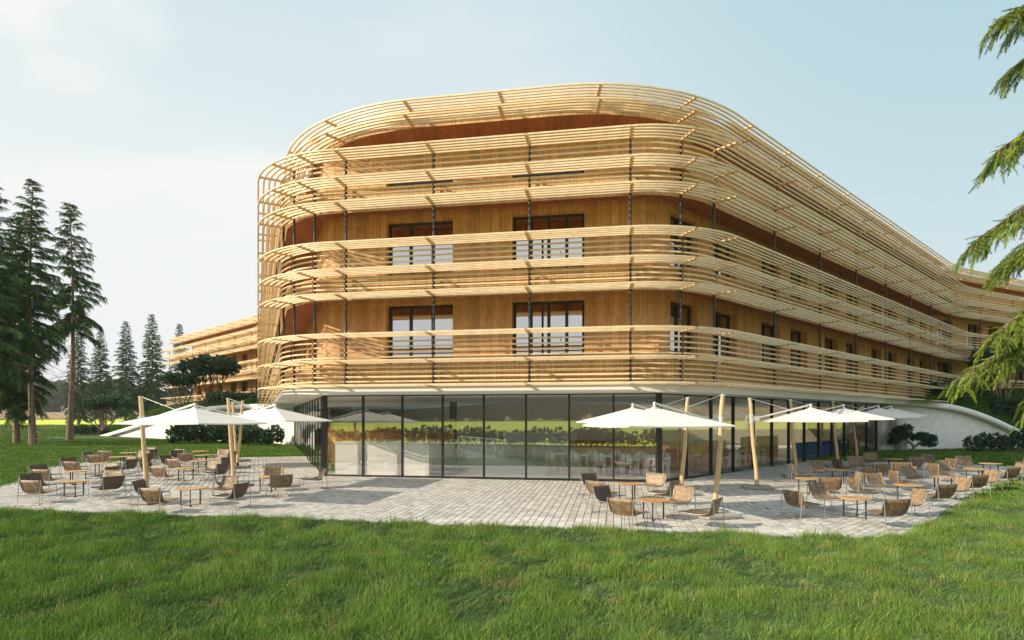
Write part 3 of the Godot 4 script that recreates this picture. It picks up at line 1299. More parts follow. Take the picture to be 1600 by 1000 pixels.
# the spruce standing just right of the picture; its limbs reach into it
func near_spruce() -> void:
	var r := RandomNumberGenerator.new()
	r.seed = 77
	var d := 12.0
	var root := thing("near_spruce_tree", "near spruce whose drooping branches reach in from the right edge", "tree", V(13.4, d, ground(d)))
	var st := tool()
	tube(st, [Vector3(0, -0.3, 0), Vector3(0.02, 1.5, 0), Vector3(-0.05, 6, 0), Vector3(0, 12, 0), Vector3(0.05, 18.0, 0)], [0.34, 0.26, 0.2, 0.12, 0.02], 12)
	put("trunk", st, M.bark, root)
	# each limb: height at the trunk, tip (x, height) seen in front of the sky, depth of the tip
	var limbs := [
		[11.7, -4.2, 10.35, 0.1, 1.0], [11.2, -3.4, 9.75, -0.6, 0.8], [10.9, -3.1, 9.2, 0.8, 0.8], [12.6, -3.3, 11.4, 0.3, 1.0],
		[9.8, -4.25, 7.7, 0.1, 1.0], [9.3, -3.4, 7.6, 0.8, 0.7], [8.2, -4.6, 5.98, 0.0, 1.0], [7.8, -4.3, 5.6, 0.7, 1.0], [7.5, -3.5, 5.7, -0.8, 0.9],
		[6.8, -3.2, 5.0, 0.3, 0.8], [6.3, -4.3, 4.1, 0.1, 1.0], [5.9, -3.6, 3.8, 1.0, 0.9], [5.6, -4.6, 3.25, -0.4, 1.0], [5.0, -3.7, 3.0, 0.5, 0.9],
	]
	for l in limbs:
		var p0 := Vector3(0, l[0], 0)
		var tip := Vector3(l[1] + 0.42, l[2] + 0.3, l[3])
		var wood := tool()
		var c := []
		for i in 9:
			var t := i / 8.0
			var p := p0.lerp(tip, t)
			p.y += 0.55 * sin(t * PI) * (1.0 - 0.5 * t)
			c.append(p)
		tube(wood, c, [0.06, 0.05, 0.042, 0.036, 0.03, 0.024, 0.018, 0.012, 0.005], 6)
		var places := []
		var colors := []
		var full: float = l[4]
		var side := (tip - p0).normalized().cross(Vector3.UP)
		var n := int(54 * full)
		for k in n:
			var t := 0.22 + 0.78 * (k + r.randf()) / n
			var f := t * 8.0
			var i := mini(int(f), 7)
			var p: Vector3 = c[i].lerp(c[i + 1], f - i)
			var along: Vector3 = (c[i + 1] - c[i]).normalized()
			var s := 1 if k & 1 else -1
			# a side shoot that hangs, carrying sprays
			var long := lerpf(1.25, 0.45, t) * r.randf_range(0.5, 1.15)
			var dir: Vector3 = (along * r.randf_range(0.6, 1.0) + side * s * r.randf_range(0.3, 0.85) + Vector3(0, r.randf_range(-0.5, 0.12), 0)).normalized()
			var shoot := []
			for m in 4:
				var q := m / 3.0
				shoot.append(p + dir * long * q + Vector3(0, -0.42 * long * q * q, 0))
			tube(wood, shoot, [0.013, 0.01, 0.007, 0.003], 4)
			var many := int(long * 30)
			for m in many:
				var q := (m + r.randf()) / many
				var g := q * 3.0
				var j := mini(int(g), 2)
				var at_p: Vector3 = shoot[j].lerp(shoot[j + 1], g - j)
				var on: Vector3 = (shoot[j + 1] - shoot[j]).normalized()
				var lean := (on * r.randf_range(0.35, 1.0) + on.cross(Vector3.UP).normalized() * r.randf_range(-0.8, 0.8) + Vector3(0, r.randf_range(-0.8, 0.35), 0)).normalized()
				var x := Vector3(0.1, 1, 0.05).cross(lean).normalized()
				var size := r.randf_range(0.14, 0.34)
				places.append(Transform3D(Basis(x, lean.cross(x), lean).scaled_local(Vector3.ONE * size), at_p))
				colors.append(green(r.randf_range(1.0, 2.0), r.randf_range(0.8, 1.8)))
		var w := put("branch", wood, M.bark, root)
		crowd("needles", spray_near, M.needle, places, colors, w)


func build_trees() -> void:
	spray_far = needle_spray(9, 0.5, 0.045, 0.25, 1)
	spray_near = needle_spray(30, 0.25, 0.015, 0.12, 2)
	tuft = leaf_tuft(11, 1.0, 0.2, 3)
	leaf_clump = flat_leaves(22, 1.0, 0.3, 4)
	# tall spruces at the left edge
	spruce("tall dark spruce with bare lower trunk, second trunk from the left edge", V(-39.8, 50.0, ground(50)), 22.3, 8.2, 3.0, 101, 0.78, 40, "", 1.3)
	spruce("thin tall spruce with sparse crown, rightmost of the big trees at the left", V(-43.1, 58.6, ground(58.6)), 23.6, 10.8, 3.2, 102, 0.62, 50, "", 1.2)
	spruce("dark dense spruce cut by the left edge with a thin trunk", V(-43.2, 52.5, ground(52.5)), 20.0, 3.0, 2.8, 103, 0.85, 22, "", 1.3)
	spruce("tallest dark spruce mostly outside the left edge", V(-41.2, 47.0, ground(47)), 23.0, 5.0, 3.6, 104, 0.85, 10, "", 1.3)
	# a row in front of the bright field
	var far := spruce("slim dark spruce before the yellow field, first right of the big trunks", V(-108, 150, 1.3), 25.0, 2.2, 4.0, 105, 0.97, 6, "spruces before the yellow field", 1.1)
	copy_of(far, V(-102.5, 150, 1.3), 1.9, "second slim spruce of the row before the yellow field", 0.97)
	var b := spruce("pointed green spruce third in the row before the yellow field", V(-96.3, 150, 1.3), 26.4, 3.0, 4.4, 106, 0.98, 6, "spruces before the yellow field", 1.1)
	copy_of(b, V(-91.0, 152, 1.35), 2.2, "tall spruce of the row, next to the far wing", 1.08)
	copy_of(far, V(-88.5, 160, 1.4), 3.6, "last spruce of the row, half behind the far wing", 1.08)
	# clipped pines on the left bank
	clipped_pine("broad clipped pine with dark flat crown on the bank before the far wing", V(-32.6, 64.6, 4.2), 6.4, 5.0, 201, 42.0, 8)
	clipped_pine("smaller clipped pine left of the broad one on the bank", V(-36.4, 66.0, 3.7), 4.2, 4.0, 202, 42.0, 6)
	clipped_pine("low clipped pine with winding stems near the end of the left wall", V(-50.3, 74.0, 1.3), 5.4, 4.3, 203, 36.0, 7)
	# bushes
	bush("long dark bush against the left white wall behind the parasol", V(-25.5, 51.3, ground(51)), Vector3(7.4, 1.9, 1.8), 301)
	bush("smaller dark bush near the glass end of the left white wall", V(-20.4, 48.6, ground(48)), Vector3(3.2, 1.7, 1.5), 302)
	bush("low dark bush on the lawn left of the white wall's tip", V(-53.0, 75.5, 0.65), Vector3(5.0, 1.3, 1.6), 303)
	bush("low hedge along the crest of the left bank", V(-27.2, 61.5, 4.25), Vector3(8.5, 1.2, 1.4), 304)
	crooked_pine("small crooked pine with separate leaf pads before the right white wall", V(27.3, 41.0, ground(41) + 0.02), 305, 1.12)
	bush("wide dark bush before the right white wall at the picture's edge", V(32.9, 40.4, ground(40.4)), Vector3(4.2, 1.35, 1.5), 306)
	bush("dark shrub at the top of the right bank under the wooden rails", V(31.6, 43.9, 4.0), Vector3(3.0, 1.35, 1.4), 307)
	bush("round dark shrub on the right bank, just left of the pine there", V(35.0, 46.0, 4.3), Vector3(3.0, 1.1, 1.4), 308)
	bush("low dark shrub on the right bank by the picture's edge", V(37.6, 45.4, 2.8), Vector3(3.4, 1.4, 1.4), 309)
	clipped_pine("dark pine on the right bank half hidden by the near spruce", V(38.0, 46.6, 3.5), 4.6, 4.6, 204, 50.0, 6)
	near_spruce()


# leafy tree for the far belts
func broad_tree(label: String, where: Vector3, tall: float, wide: float, sd: int, group: String, tone: Array) -> Node3D:
	var r := RandomNumberGenerator.new()
	r.seed = sd
	var root := thing("broadleaf_tree", label, "tree", where, 0.0, group)
	var st := tool()
	tube(st, [Vector3(0, -0.5, 0), Vector3(0.1, tall * 0.3, 0), Vector3(0, tall * 0.75, 0.1)], [tall * 0.025, tall * 0.018, tall * 0.006], 6)
	var list := []
	for i in 12:
		var az := TAU * i / 9.0 * 2.4
		var y := tall * lerpf(0.16, 0.88, fmod(i * 0.382, 1.0))
		var k := 1.0 - absf(y / tall - 0.5) * 1.2
		var c := Vector3(sin(az) * wide * 0.3 * k, y, cos(az) * wide * 0.3 * k)
		tube(st, [Vector3(0.05, y * 0.55, 0), c], [tall * 0.009, tall * 0.003], 4)
		list.append([c, Vector3(wide * 0.24, tall * 0.16, wide * 0.24) * r.randf_range(0.8, 1.2)])
	put("trunk", st, M.bark, root)
	var places := []
	var colors := []
	lobes(list, 5.0, tall * 0.055, r, places, colors, tone)
	crowd("crown", leaf_clump, M.leaf, places, colors, root)
	return root


func build_far() -> void:
	var far_label := "hazy broadleaf tree in the belt beyond the yellow field"
	var back_label := "broadleaf tree of the belt across the field, seen only mirrored in the glass"
	var kinds := []
	for k in 3:
		var t := broad_tree(far_label, V(-330 + 40 * k, 430, 4), [13.0, 17.0, 15.0][k], [12.0, 13.0, 15.0][k], 400 + k, "trees in the far belt", [[0.085, 0.105, 0.035], [0.06, 0.085, 0.03], [0.11, 0.11, 0.04]][k])
		kinds.append(t)
	var r := RandomNumberGenerator.new()
	r.seed = 9
	# the belt behind the field, in view between the left trunks
	for i in 44:
		var d := r.randf_range(430, 600)
		var x := -d * (0.5 + 0.44 * (i + r.randf()) / 44.0)
		var h := 2.4 + maxf(0.0, Vector2(x, d).length() - 400) * 0.045
		copy_of(kinds[r.randi() % 3], V(x, d, h), r.randf() * TAU, far_label, r.randf_range(0.8, 1.7))
	# the belts behind the camera and to the right, which the glass mirrors
	for i in 104:
		var a := lerpf(-2.9, -1.75, i / 65.0) if i < 66 else lerpf(1.0, 2.0, (i - 66) / 37.0)
		a += r.randf_range(-0.015, 0.015)
		var rr := r.randf_range(335, 390)
		if i < 66:
			a = lerpf(PI * 0.93, PI * 1.52, i / 65.0)
		var c := copy_of(kinds[r.randi() % 3], V(sin(a) * rr, cos(a) * rr, meadow_height(sin(a) * rr, cos(a) * rr)), r.randf() * TAU, back_label, r.randf_range(1.5, 2.2))
		c.set_meta("group", "trees mirrored in the glass")
	var hb := bush("round bush by the far lawn edge, seen only mirrored in the glass", V(-6, -19, -0.45), Vector3(4.6, 1.9, 2.0), 320, "bushes mirrored in the glass", 60.0)
	for i in 22:
		copy_of(hb, V(-48 + 3.1 * i + r.randf_range(-1, 1), -19.5 + r.randf_range(-1, 1), -0.45), r.randf_range(-0.3, 0.3), "round bush by the far lawn edge, seen only mirrored in the glass", r.randf_range(0.75, 1.2))


# ------------------------------------------------------------------ parasols
func parasol(where: Vector3, turn: float, label: String) -> Node3D:
	var root := thing("cantilever_parasol", label, "parasol", where, turn, "white parasols on wooden poles round the terrace")
	var st := tool()
	bevel_box(st, at(Vector3(0, 0.06, 0)), Vector3(1.0, 0.09, 1.0), 0.012)
	put("base_plate", st, M.slab, root)
	st = tool()
	lathe(st, [Vector2(0.1, 0.1), Vector2(0.1, 0.115), Vector2(0.075, 0.12), Vector2(0.072, 0.26), Vector2(0.0, 0.262)], Vector3.ZERO, 14)
	put("socket", st, M.steel, root)
	var p0 := Vector3(0, 0.12, 0)
	var p1 := Vector3(-0.25, 3.3, 0)
	st = tool()
	var pts := []
	var rad := []
	for i in 15:
		var u := i / 14.0
		pts.append(p0.lerp(p1, u) + Vector3(0.012 * sin(u * 9.0), 0, 0.012 * cos(u * 7.0)))
		rad.append(lerpf(0.075, 0.06, u) * (1.0 + 0.04 * sin(i * 2.1)))
	tube(st, pts, rad, 14)
	put("pole", st, M.pole, root)
	st = tool()
	tube(st, [p1 + Vector3(0, -0.02, 0), p1 + Vector3(0, 0.03, 0)], [0.068], 14)
	put("pole_cap", st, M.silver, root)
	# clamp with its winch
	var c := p0.lerp(p1, 0.765)
	st = tool()
	tube(st, [c + Vector3(0.01, -0.16, 0), c + Vector3(-0.01, 0.16, 0)], [0.082], 14)
	box(st, at(c + Vector3(0.17, 0.02, 0)), Vector3(0.22, 0.16, 0.05))
	put("clamp", st, M.silver, root)
	st = tool()
	var loop := []
	for i in 11:
		var a := lerpf(-0.4, 3.6, i / 10.0)
		loop.append(c + Vector3(-0.1 - 0.1 * sin(a), -0.02 + 0.14 * cos(a), 0.02))
	tube(st, loop, [0.012], 6)
	put("handle", st, M.silver, root)
	# boom, hub and stay
	var hub := Vector3(1.81, 3.04, 0)
	st = tool()
	rod(st, c + Vector3(0.25, 0.05, 0), hub + Vector3(-0.02, 0.02, 0), 0.032, 10)
	put("boom", st, M.silver, root)
	st = tool()
	lathe(st, [Vector2(0.0, 0.06), Vector2(0.04, 0.06), Vector2(0.045, 0.03), Vector2(0.045, -0.06), Vector2(0.09, -0.08), Vector2(0.1, -0.1), Vector2(0.0, -0.11)], hub, 12)
	put("hub", st, M.silver, root)
	st = tool()
	rod(st, p1 + Vector3(0.05, 0.0, 0), (c + Vector3(0.25, 0.05, 0)).lerp(hub, 0.62), 0.01, 5)
	put("stay", st, M.silver, root)
	# canopy: four cloth panels with a light sag, each its own piece, over ribs
	var top := Vector3(1.81, 2.96, 0)
	for q in 4:
		st = tool()
		var a := []
		var n := 6
		for i in n + 1:
			var row := []
			var u := i / float(n)
			for k in n + 1:
				var v := k / float(n)
				var d0 := Vector3(cos(PI / 4 + q * PI / 2), 0, sin(PI / 4 + q * PI / 2)) * 2.05
				var d1 := Vector3(cos(PI / 4 + (q + 1) * PI / 2), 0, sin(PI / 4 + (q + 1) * PI / 2)) * 2.05
				var p := d0.lerp(d1, v) * u
				p.y = -0.47 * u - 0.012 * sin(u * PI) - 0.02 * sin(v * PI) * u
				row.append(top + p)
			a.append(row)
		st.set_smooth_group(1)
		for i in n:
			for k in n:
				quad(st, a[i][k], a[i + 1][k], a[i + 1][k + 1], a[i][k + 1])
		st.set_smooth_group(-1)
		# hem with thickness
		for k in n:
			var d := Vector3(0, -0.035, 0)
			quad(st, a[n][k], a[n][k] + d, a[n][k + 1] + d, a[n][k + 1])
		put("canopy_panel", st, M.cloth, root)
		st = tool()
		var d := Vector3(cos(PI / 4 + q * PI / 2), 0, sin(PI / 4 + q * PI / 2))
		tube(st, [top + Vector3(0, -0.06, 0), top + d * 1.0 + Vector3(0, -0.32, 0), top + d * 2.03 + Vector3(0, -0.475, 0)], [0.013], 6)
		put("rib", st, M.silver, root)
	# hanging crank
	st = tool()
	var k0 := c + Vector3(0.12, -0.08, 0.03)
	tube(st, [k0, k0 + Vector3(0.05, -0.45, 0.02), k0 + Vector3(0.0, -0.75, 0.02), k0 + Vector3(0.1, -0.95, 0.03)], [0.01], 6)
	put("crank", st, M.chrome, root)
	return root


func build_umbrellas() -> void:
	# pole foot (x, d), turn of the boom, words
	var first: Node3D
	var list := [
		[-11.4, 18.8, -15, "front left parasol, its pole foot behind a lone tan chair"],
		[-10.4, 22.5, -15, "second left parasol, canopy reaching the corner of the glass"],
		[-13.6, 29.8, 195, "third left parasol, canopy hidden behind the front left one"],
		[-15.3, 33.4, -15, "rearmost left parasol, only its pole and boom showing"],
		[5.5, 16.3, 195, "front parasol right of the centre, canopy reaching left over two tables"],
		[5.77, 20.5, 195, "parasol right behind the front one, pole before the glass corner"],
		[9.0, 22.1, -15, "parasol alone on a square slab before the right glass side"],
		[12.1, 25.6, -15, "second parasol along the right glass side"],
		[16.3, 30.1, -15, "third parasol along the right glass side, pole among the chairs"],
		[20.4, 35.6, -15, "farthest parasol on the right, before the white wall"],
	]
	for l in list:
		var where := V(l[0], l[1], ground(l[1]))
		var turn := deg_to_rad(l[2])
		# local +x is the boom: in plan it points along the given angle
		if first == null:
			first = parasol(where, turn, l[3])
		else:
			copy_of(first, where, turn, l[3])


# ------------------------------------------------------------------ lounge chairs and tables
func chair_sheet(back: bool) -> ArrayMesh:
	# side line of the leather: (forward, height); the chair looks along +z
	var prof := [Vector2(-0.43, 0.735), Vector2(-0.40, 0.62), Vector2(-0.37, 0.50), Vector2(-0.335, 0.385), Vector2(-0.27, 0.315)] if back else [Vector2(-0.27, 0.315), Vector2(-0.16, 0.305), Vector2(0.02, 0.32), Vector2(0.19, 0.345), Vector2(0.35, 0.37)]
	var st := tool()
	st.set_smooth_group(1)
	var nu := 8
	var grids := []
	for side in [1.0, -1.0]:
		var g := []
		for i in prof.size():
			var a: Vector2 = prof[maxi(i - 1, 0)]
			var b: Vector2 = prof[mini(i + 1, prof.size() - 1)]
			var nrm: Vector2 = Vector2(-(b.y - a.y), b.x - a.x).normalized() * 0.011 * side
			var row := []
			for k in nu + 1:
				var u := k / float(nu) * 2.0 - 1.0
				var t := i / float(prof.size() - 1)
				var wide := lerpf(0.345, 0.33, t) if back else lerpf(0.33, 0.315, t)
				var lift := 0.05 * pow(absf(u), 7.0) * (t if back else 1.0 - t)
				var fwd := 0.028 * u * u * (1.0 - 0.4 * t if back else 0.6 * (1.0 - t))
				row.append(Vector3(u * wide, prof[i].y + lift + nrm.y, prof[i].x + fwd + nrm.x))
			g.append(row)
		grids.append(g)
	var m := prof.size() - 1
	for i in m:
		for k in nu:
			quad(st, grids[0][i][k], grids[0][i][k + 1], grids[0][i + 1][k + 1], grids[0][i + 1][k])
			quad(st, grids[1][i][k], grids[1][i + 1][k], grids[1][i + 1][k + 1], grids[1][i][k + 1])
		for e in [0, nu]:
			quad(st, grids[0][i][e], grids[0][i + 1][e], grids[1][i + 1][e], grids[1][i][e])
	for k in nu:
		for e in [0, m]:
			quad(st, grids[0][e][k], grids[1][e][k], grids[1][e][k + 1], grids[0][e][k + 1])
	st.generate_normals()
	return st.commit()


var chair_meshes := {}


func lounge_chair(tone: int, label: String) -> Node3D:
	var root := thing("lounge_chair", label, "chair", Vector3.ZERO, 0.0, "leather lounge chairs on the terrace")
	if chair_meshes.is_empty():
		chair_meshes.back = chair_sheet(true)
		chair_meshes.seat = chair_sheet(false)
	put_mesh("backrest", chair_meshes.back, M.leather[tone], root)
	put_mesh("seat", chair_meshes.seat, M.leather[tone], root)
	for s in [-1, 1]:
		var st := tool()
		tube(st, [Vector3(s * 0.356, 0.745, -0.41), Vector3(s * 0.356, 0.71, -0.415), Vector3(s * 0.345, 0.0, -0.47)], [0.011], 6)
		put("leg", st, M.chrome, root)
		st = tool()
		rod(st, Vector3(s * 0.32, 0.37, 0.36), Vector3(s * 0.32, 0.0, 0.38), 0.009)
		put("leg", st, M.chrome, root)
		st = tool()
		tube(st, [Vector3(s * 0.352, 0.70, -0.40), Vector3(s * 0.346, 0.50, -0.34), Vector3(s * 0.342, 0.40, -0.29), Vector3(s * 0.335, 0.355, -0.16), Vector3(s * 0.325, 0.345, 0.02), Vector3(s * 0.32, 0.37, 0.37)], [0.009], 6)
		put("side_rail", st, M.chrome, root)
	var st := tool()
	rod(st, Vector3(-0.345, 0.012, -0.47), Vector3(0.345, 0.012, -0.47), 0.009)
	put("floor_bar", st, M.chrome, root)
	return root


func lounge_table(label: String) -> Node3D:
	var root := thing("round_table", label, "table", Vector3.ZERO, 0.0, "round wooden tables on the terrace")
	var st := tool()
	lathe(st, [Vector2(0, 0.495), Vector2(0.40, 0.495), Vector2(0.42, 0.503), Vector2(0.42, 0.517), Vector2(0.415, 0.522), Vector2(0, 0.522)], Vector3.ZERO, 36)
	put("tabletop", st, M.table, root)
	for k in 3:
		st = tool()
		var a := TAU * k / 3 + 0.3
		var p := Vector3(cos(a), 0, sin(a)) * 0.3
		box(st, at(p + Vector3(0, 0.255, 0), -a), Vector3(0.03, 0.49, 0.03))
		box(st, at(p * 0.5 + Vector3(0, 0.009, 0), -a), Vector3(0.33, 0.014, 0.04))
		put("leg", st, M.steel, root)
	return root


func build_lounge() -> void:
	var r := RandomNumberGenerator.new()
	r.seed = 31
	var protos := {}
	var proto_table: Node3D
	var ring_left := [[-1.35, 0.2], [-0.1, -1.3], [0.3, 1.05], [1.35, -0.45]]
	var ring_right := [[-1.4, 0.0], [0.0, -1.3], [-0.1, 1.1], [1.4, 0.1]]
	var ring_turn := [[-0.95, 0.85], [-0.9, -0.95], [0.85, 0.85], [0.9, -0.95]]
	# centre, ring of chairs, which chairs, words for the table
	var sets := [
		[-14.55, 20.0, ring_left, [0, 1, 2, 3], "the front table of the far left row"],
		[-16.8, 23.2, ring_left, [0, 1, 2, 3], "the second table of the far left row"],
		[-18.1, 26.5, ring_left, [0, 1, 2, 3], "the third table of the far left row"],
		[-19.6, 30.0, ring_left, [0, 1, 2, 3], "the fourth table of the far left row"],
		[-20.9, 32.8, ring_left, [1, 2, 3], "the rearmost table of the far left row"],
		[-9.7, 18.15, ring_left, [0, 1, 2, 3], "the table by the front left parasol"],
		[-8.6, 21.3, [[-1.1, -0.8], [0.75, -1.15], [-0.35, 1.1], [1.35, 0.6]], [0, 1, 2, 3], "the table before the left glass corner"],
		[-13.2, 24.3, ring_left, [0, 1, 2, 3], "the front table of the second left row"],
		[-14.4, 27.7, ring_left, [0, 1, 2, 3], "the second table of the second left row"],
		[-16.0, 31.2, ring_left, [0, 1, 2, 3], "the third table of the second left row"],
		[-17.6, 34.0, ring_left, [1, 3], "the rearmost table of the second left row"],
		[3.72, 15.85, ring_turn, [0, 1, 2, 3], "the table nearest the grass in the middle"],
		[3.75, 19.3, ring_turn, [0, 1, 2, 3], "the table behind the nearest middle one"],
		[9.25, 16.2, ring_right, [0, 1, 2, 3], "the front table of the right rim row"],
		[12.5, 18.95, ring_right, [0, 1, 2, 3], "the second table of the right rim row"],
		[15.2, 21.3, ring_right, [0, 1, 2, 3], "the third table of the right rim row"],
		[18.5, 24.0, ring_right, [0, 1, 2, 3], "the fourth table of the right rim row"],
		[21.0, 26.4, ring_right, [0, 1, 2, 3], "the rearmost table of the right rim row"],
		[10.2, 20.75, ring_right, [1, 3], "the front table of the inner right row"],
		[12.9, 23.6, ring_right, [0, 1, 2, 3], "the second table of the inner right row"],
		[15.9, 26.1, ring_right, [0, 1, 2, 3], "the third table of the inner right row"],
		[18.2, 28.75, ring_right, [0, 1, 2, 3], "the rearmost table of the inner right row"],
	]
	var spots := ["left of", "in front of", "behind", "right of"]
	var corner_spots := ["back left of", "front left of", "back right of", "front right of"]
	var tones := [[1, 0, 0, 1], [1, 0, 2, 0], [0, 0, 2, 2]]
	for i in sets.size():
		var s: Array = sets[i]
		var c := Vector2(s[0], s[1])
		var words: String = s[4]
		var tl := "low round wooden table, " + words
		var turn := r.randf() * TAU
		if proto_table == null:
			proto_table = lounge_table(tl)
			proto_table.position = V(c.x, c.y, ground(c.y) + 0.015)
			proto_table.rotation.y = turn
		else:
			copy_of(proto_table, V(c.x, c.y, ground(c.y) + 0.015), turn, tl)
		for k in s[3]:
			var off := Vector2(s[2][k][0], s[2][k][1]) + Vector2(r.randf_range(-0.07, 0.07), r.randf_range(-0.07, 0.07))
			var p := c + off
			var look := -off.rotated(r.randf_range(-0.28, 0.28))
			var tone: int = (tones[1] if c.x > 0 else tones[0])[k]
			if c.x > 5.0:
				tone = [0, 0, 0, 2][k]
			var where := V(p.x, p.y, ground(p.y) + 0.015)
			var yaw := atan2(look.x, -look.y)
			var side: String = (corner_spots if s[2] == ring_turn else spots)[k]
			var lb: String = ["brown", "dark brown", "tan"][tone] + " leather lounge chair " + side + " " + words
			if not protos.has(tone):
				var o := lounge_chair(tone, lb)
				o.position = where
				o.rotation.y = yaw
				protos[tone] = o
			else:
				copy_of(protos[tone], where, yaw, lb)


# ------------------------------------------------------------------ inside
func tub_chair(label: String) -> Node3D:
	var root := thing("tub_chair", label, "chair", Vector3.ZERO, 0.0, "white tub chairs inside the glass")
	# back in two curved shells with a slot between, seat pad and four legs; looks along +z
	for s in [0, 1]:
		var st := tool()
		st.set_smooth_group(1)
		var ring := []
		for i in 8:
			var a := lerpf(PI * 0.02, PI * 0.47, i / 7.0)
			if s == 1:
				a = PI - a
			var e := absf(a - PI / 2) / (PI / 2)
			var top := lerpf(0.95, 0.74, pow(e, 2.0))
			var o := Vector3(cos(a) * 0.28, 0, -sin(a) * 0.27)
			var n := Vector3(cos(a), 0, -sin(a)) * 0.022
			ring.append([o - n + Vector3(0, 0.42, 0), o + n + Vector3(0, 0.42, 0), o + n + Vector3(0, top, 0), o - n + Vector3(0, top, 0)])
		for i in 7:
			for k in 4:
				quad(st, ring[i][k], ring[i + 1][k], ring[i + 1][(k + 1) % 4], ring[i][(k + 1) % 4])
		for e in [0, 7]:
			quad(st, ring[e][0], ring[e][1], ring[e][2], ring[e][3])
		put("shell", st, M.gloss, root)
	var st := tool()
	lathe(st, [Vector2(0, 0.40), Vector2(0.25, 0.40), Vector2(0.27, 0.42), Vector2(0.27, 0.48), Vector2(0.24, 0.5), Vector2(0, 0.505)], Vector3.ZERO, 16)
	put("seat", st, M.gloss, root)
	for x in [-0.19, 0.19]:
		for z in [-0.19, 0.19]:
			st = tool()
			box(st, at(Vector3(x, 0.2, z)), Vector3(0.06, 0.4, 0.06))
			put("leg", st, M.gloss, root)
	return root


func dining_table(label: String) -> Node3D:
	var root := thing("white_table", label, "table", Vector3.ZERO, 0.0, "white tables inside the glass")
	var st := tool()
	bevel_box(st, at(Vector3(0, 0.74, 0)), Vector3(0.85, 0.05, 0.85), 0.01)
	put("tabletop", st, M.gloss, root)
	for x in [-0.34, 0.34]:
		for z in [-0.34, 0.34]:
			st = tool()
			box(st, at(Vector3(x, 0.357, z)), Vector3(0.08, 0.714, 0.08))
			put("leg", st, M.gloss, root)
	return root


func wall_piece(called: String, label: String, category: String, a: Vector2, b: Vector2, thick: float, h: float, m: Material, lift := 0.1) -> Node:
	var st := tool()
	var dir := (b - a).normalized()
	bevel_box(st, at(Vector3.ZERO, atan2(dir.y, dir.x)), Vector3(a.distance_to(b), h, thick), 0.01)
	var o := put(called, st, m)
	var c := (a + b) / 2
	o.position = V(c.x, c.y, lift + h / 2)
	return tag(o, label, category)


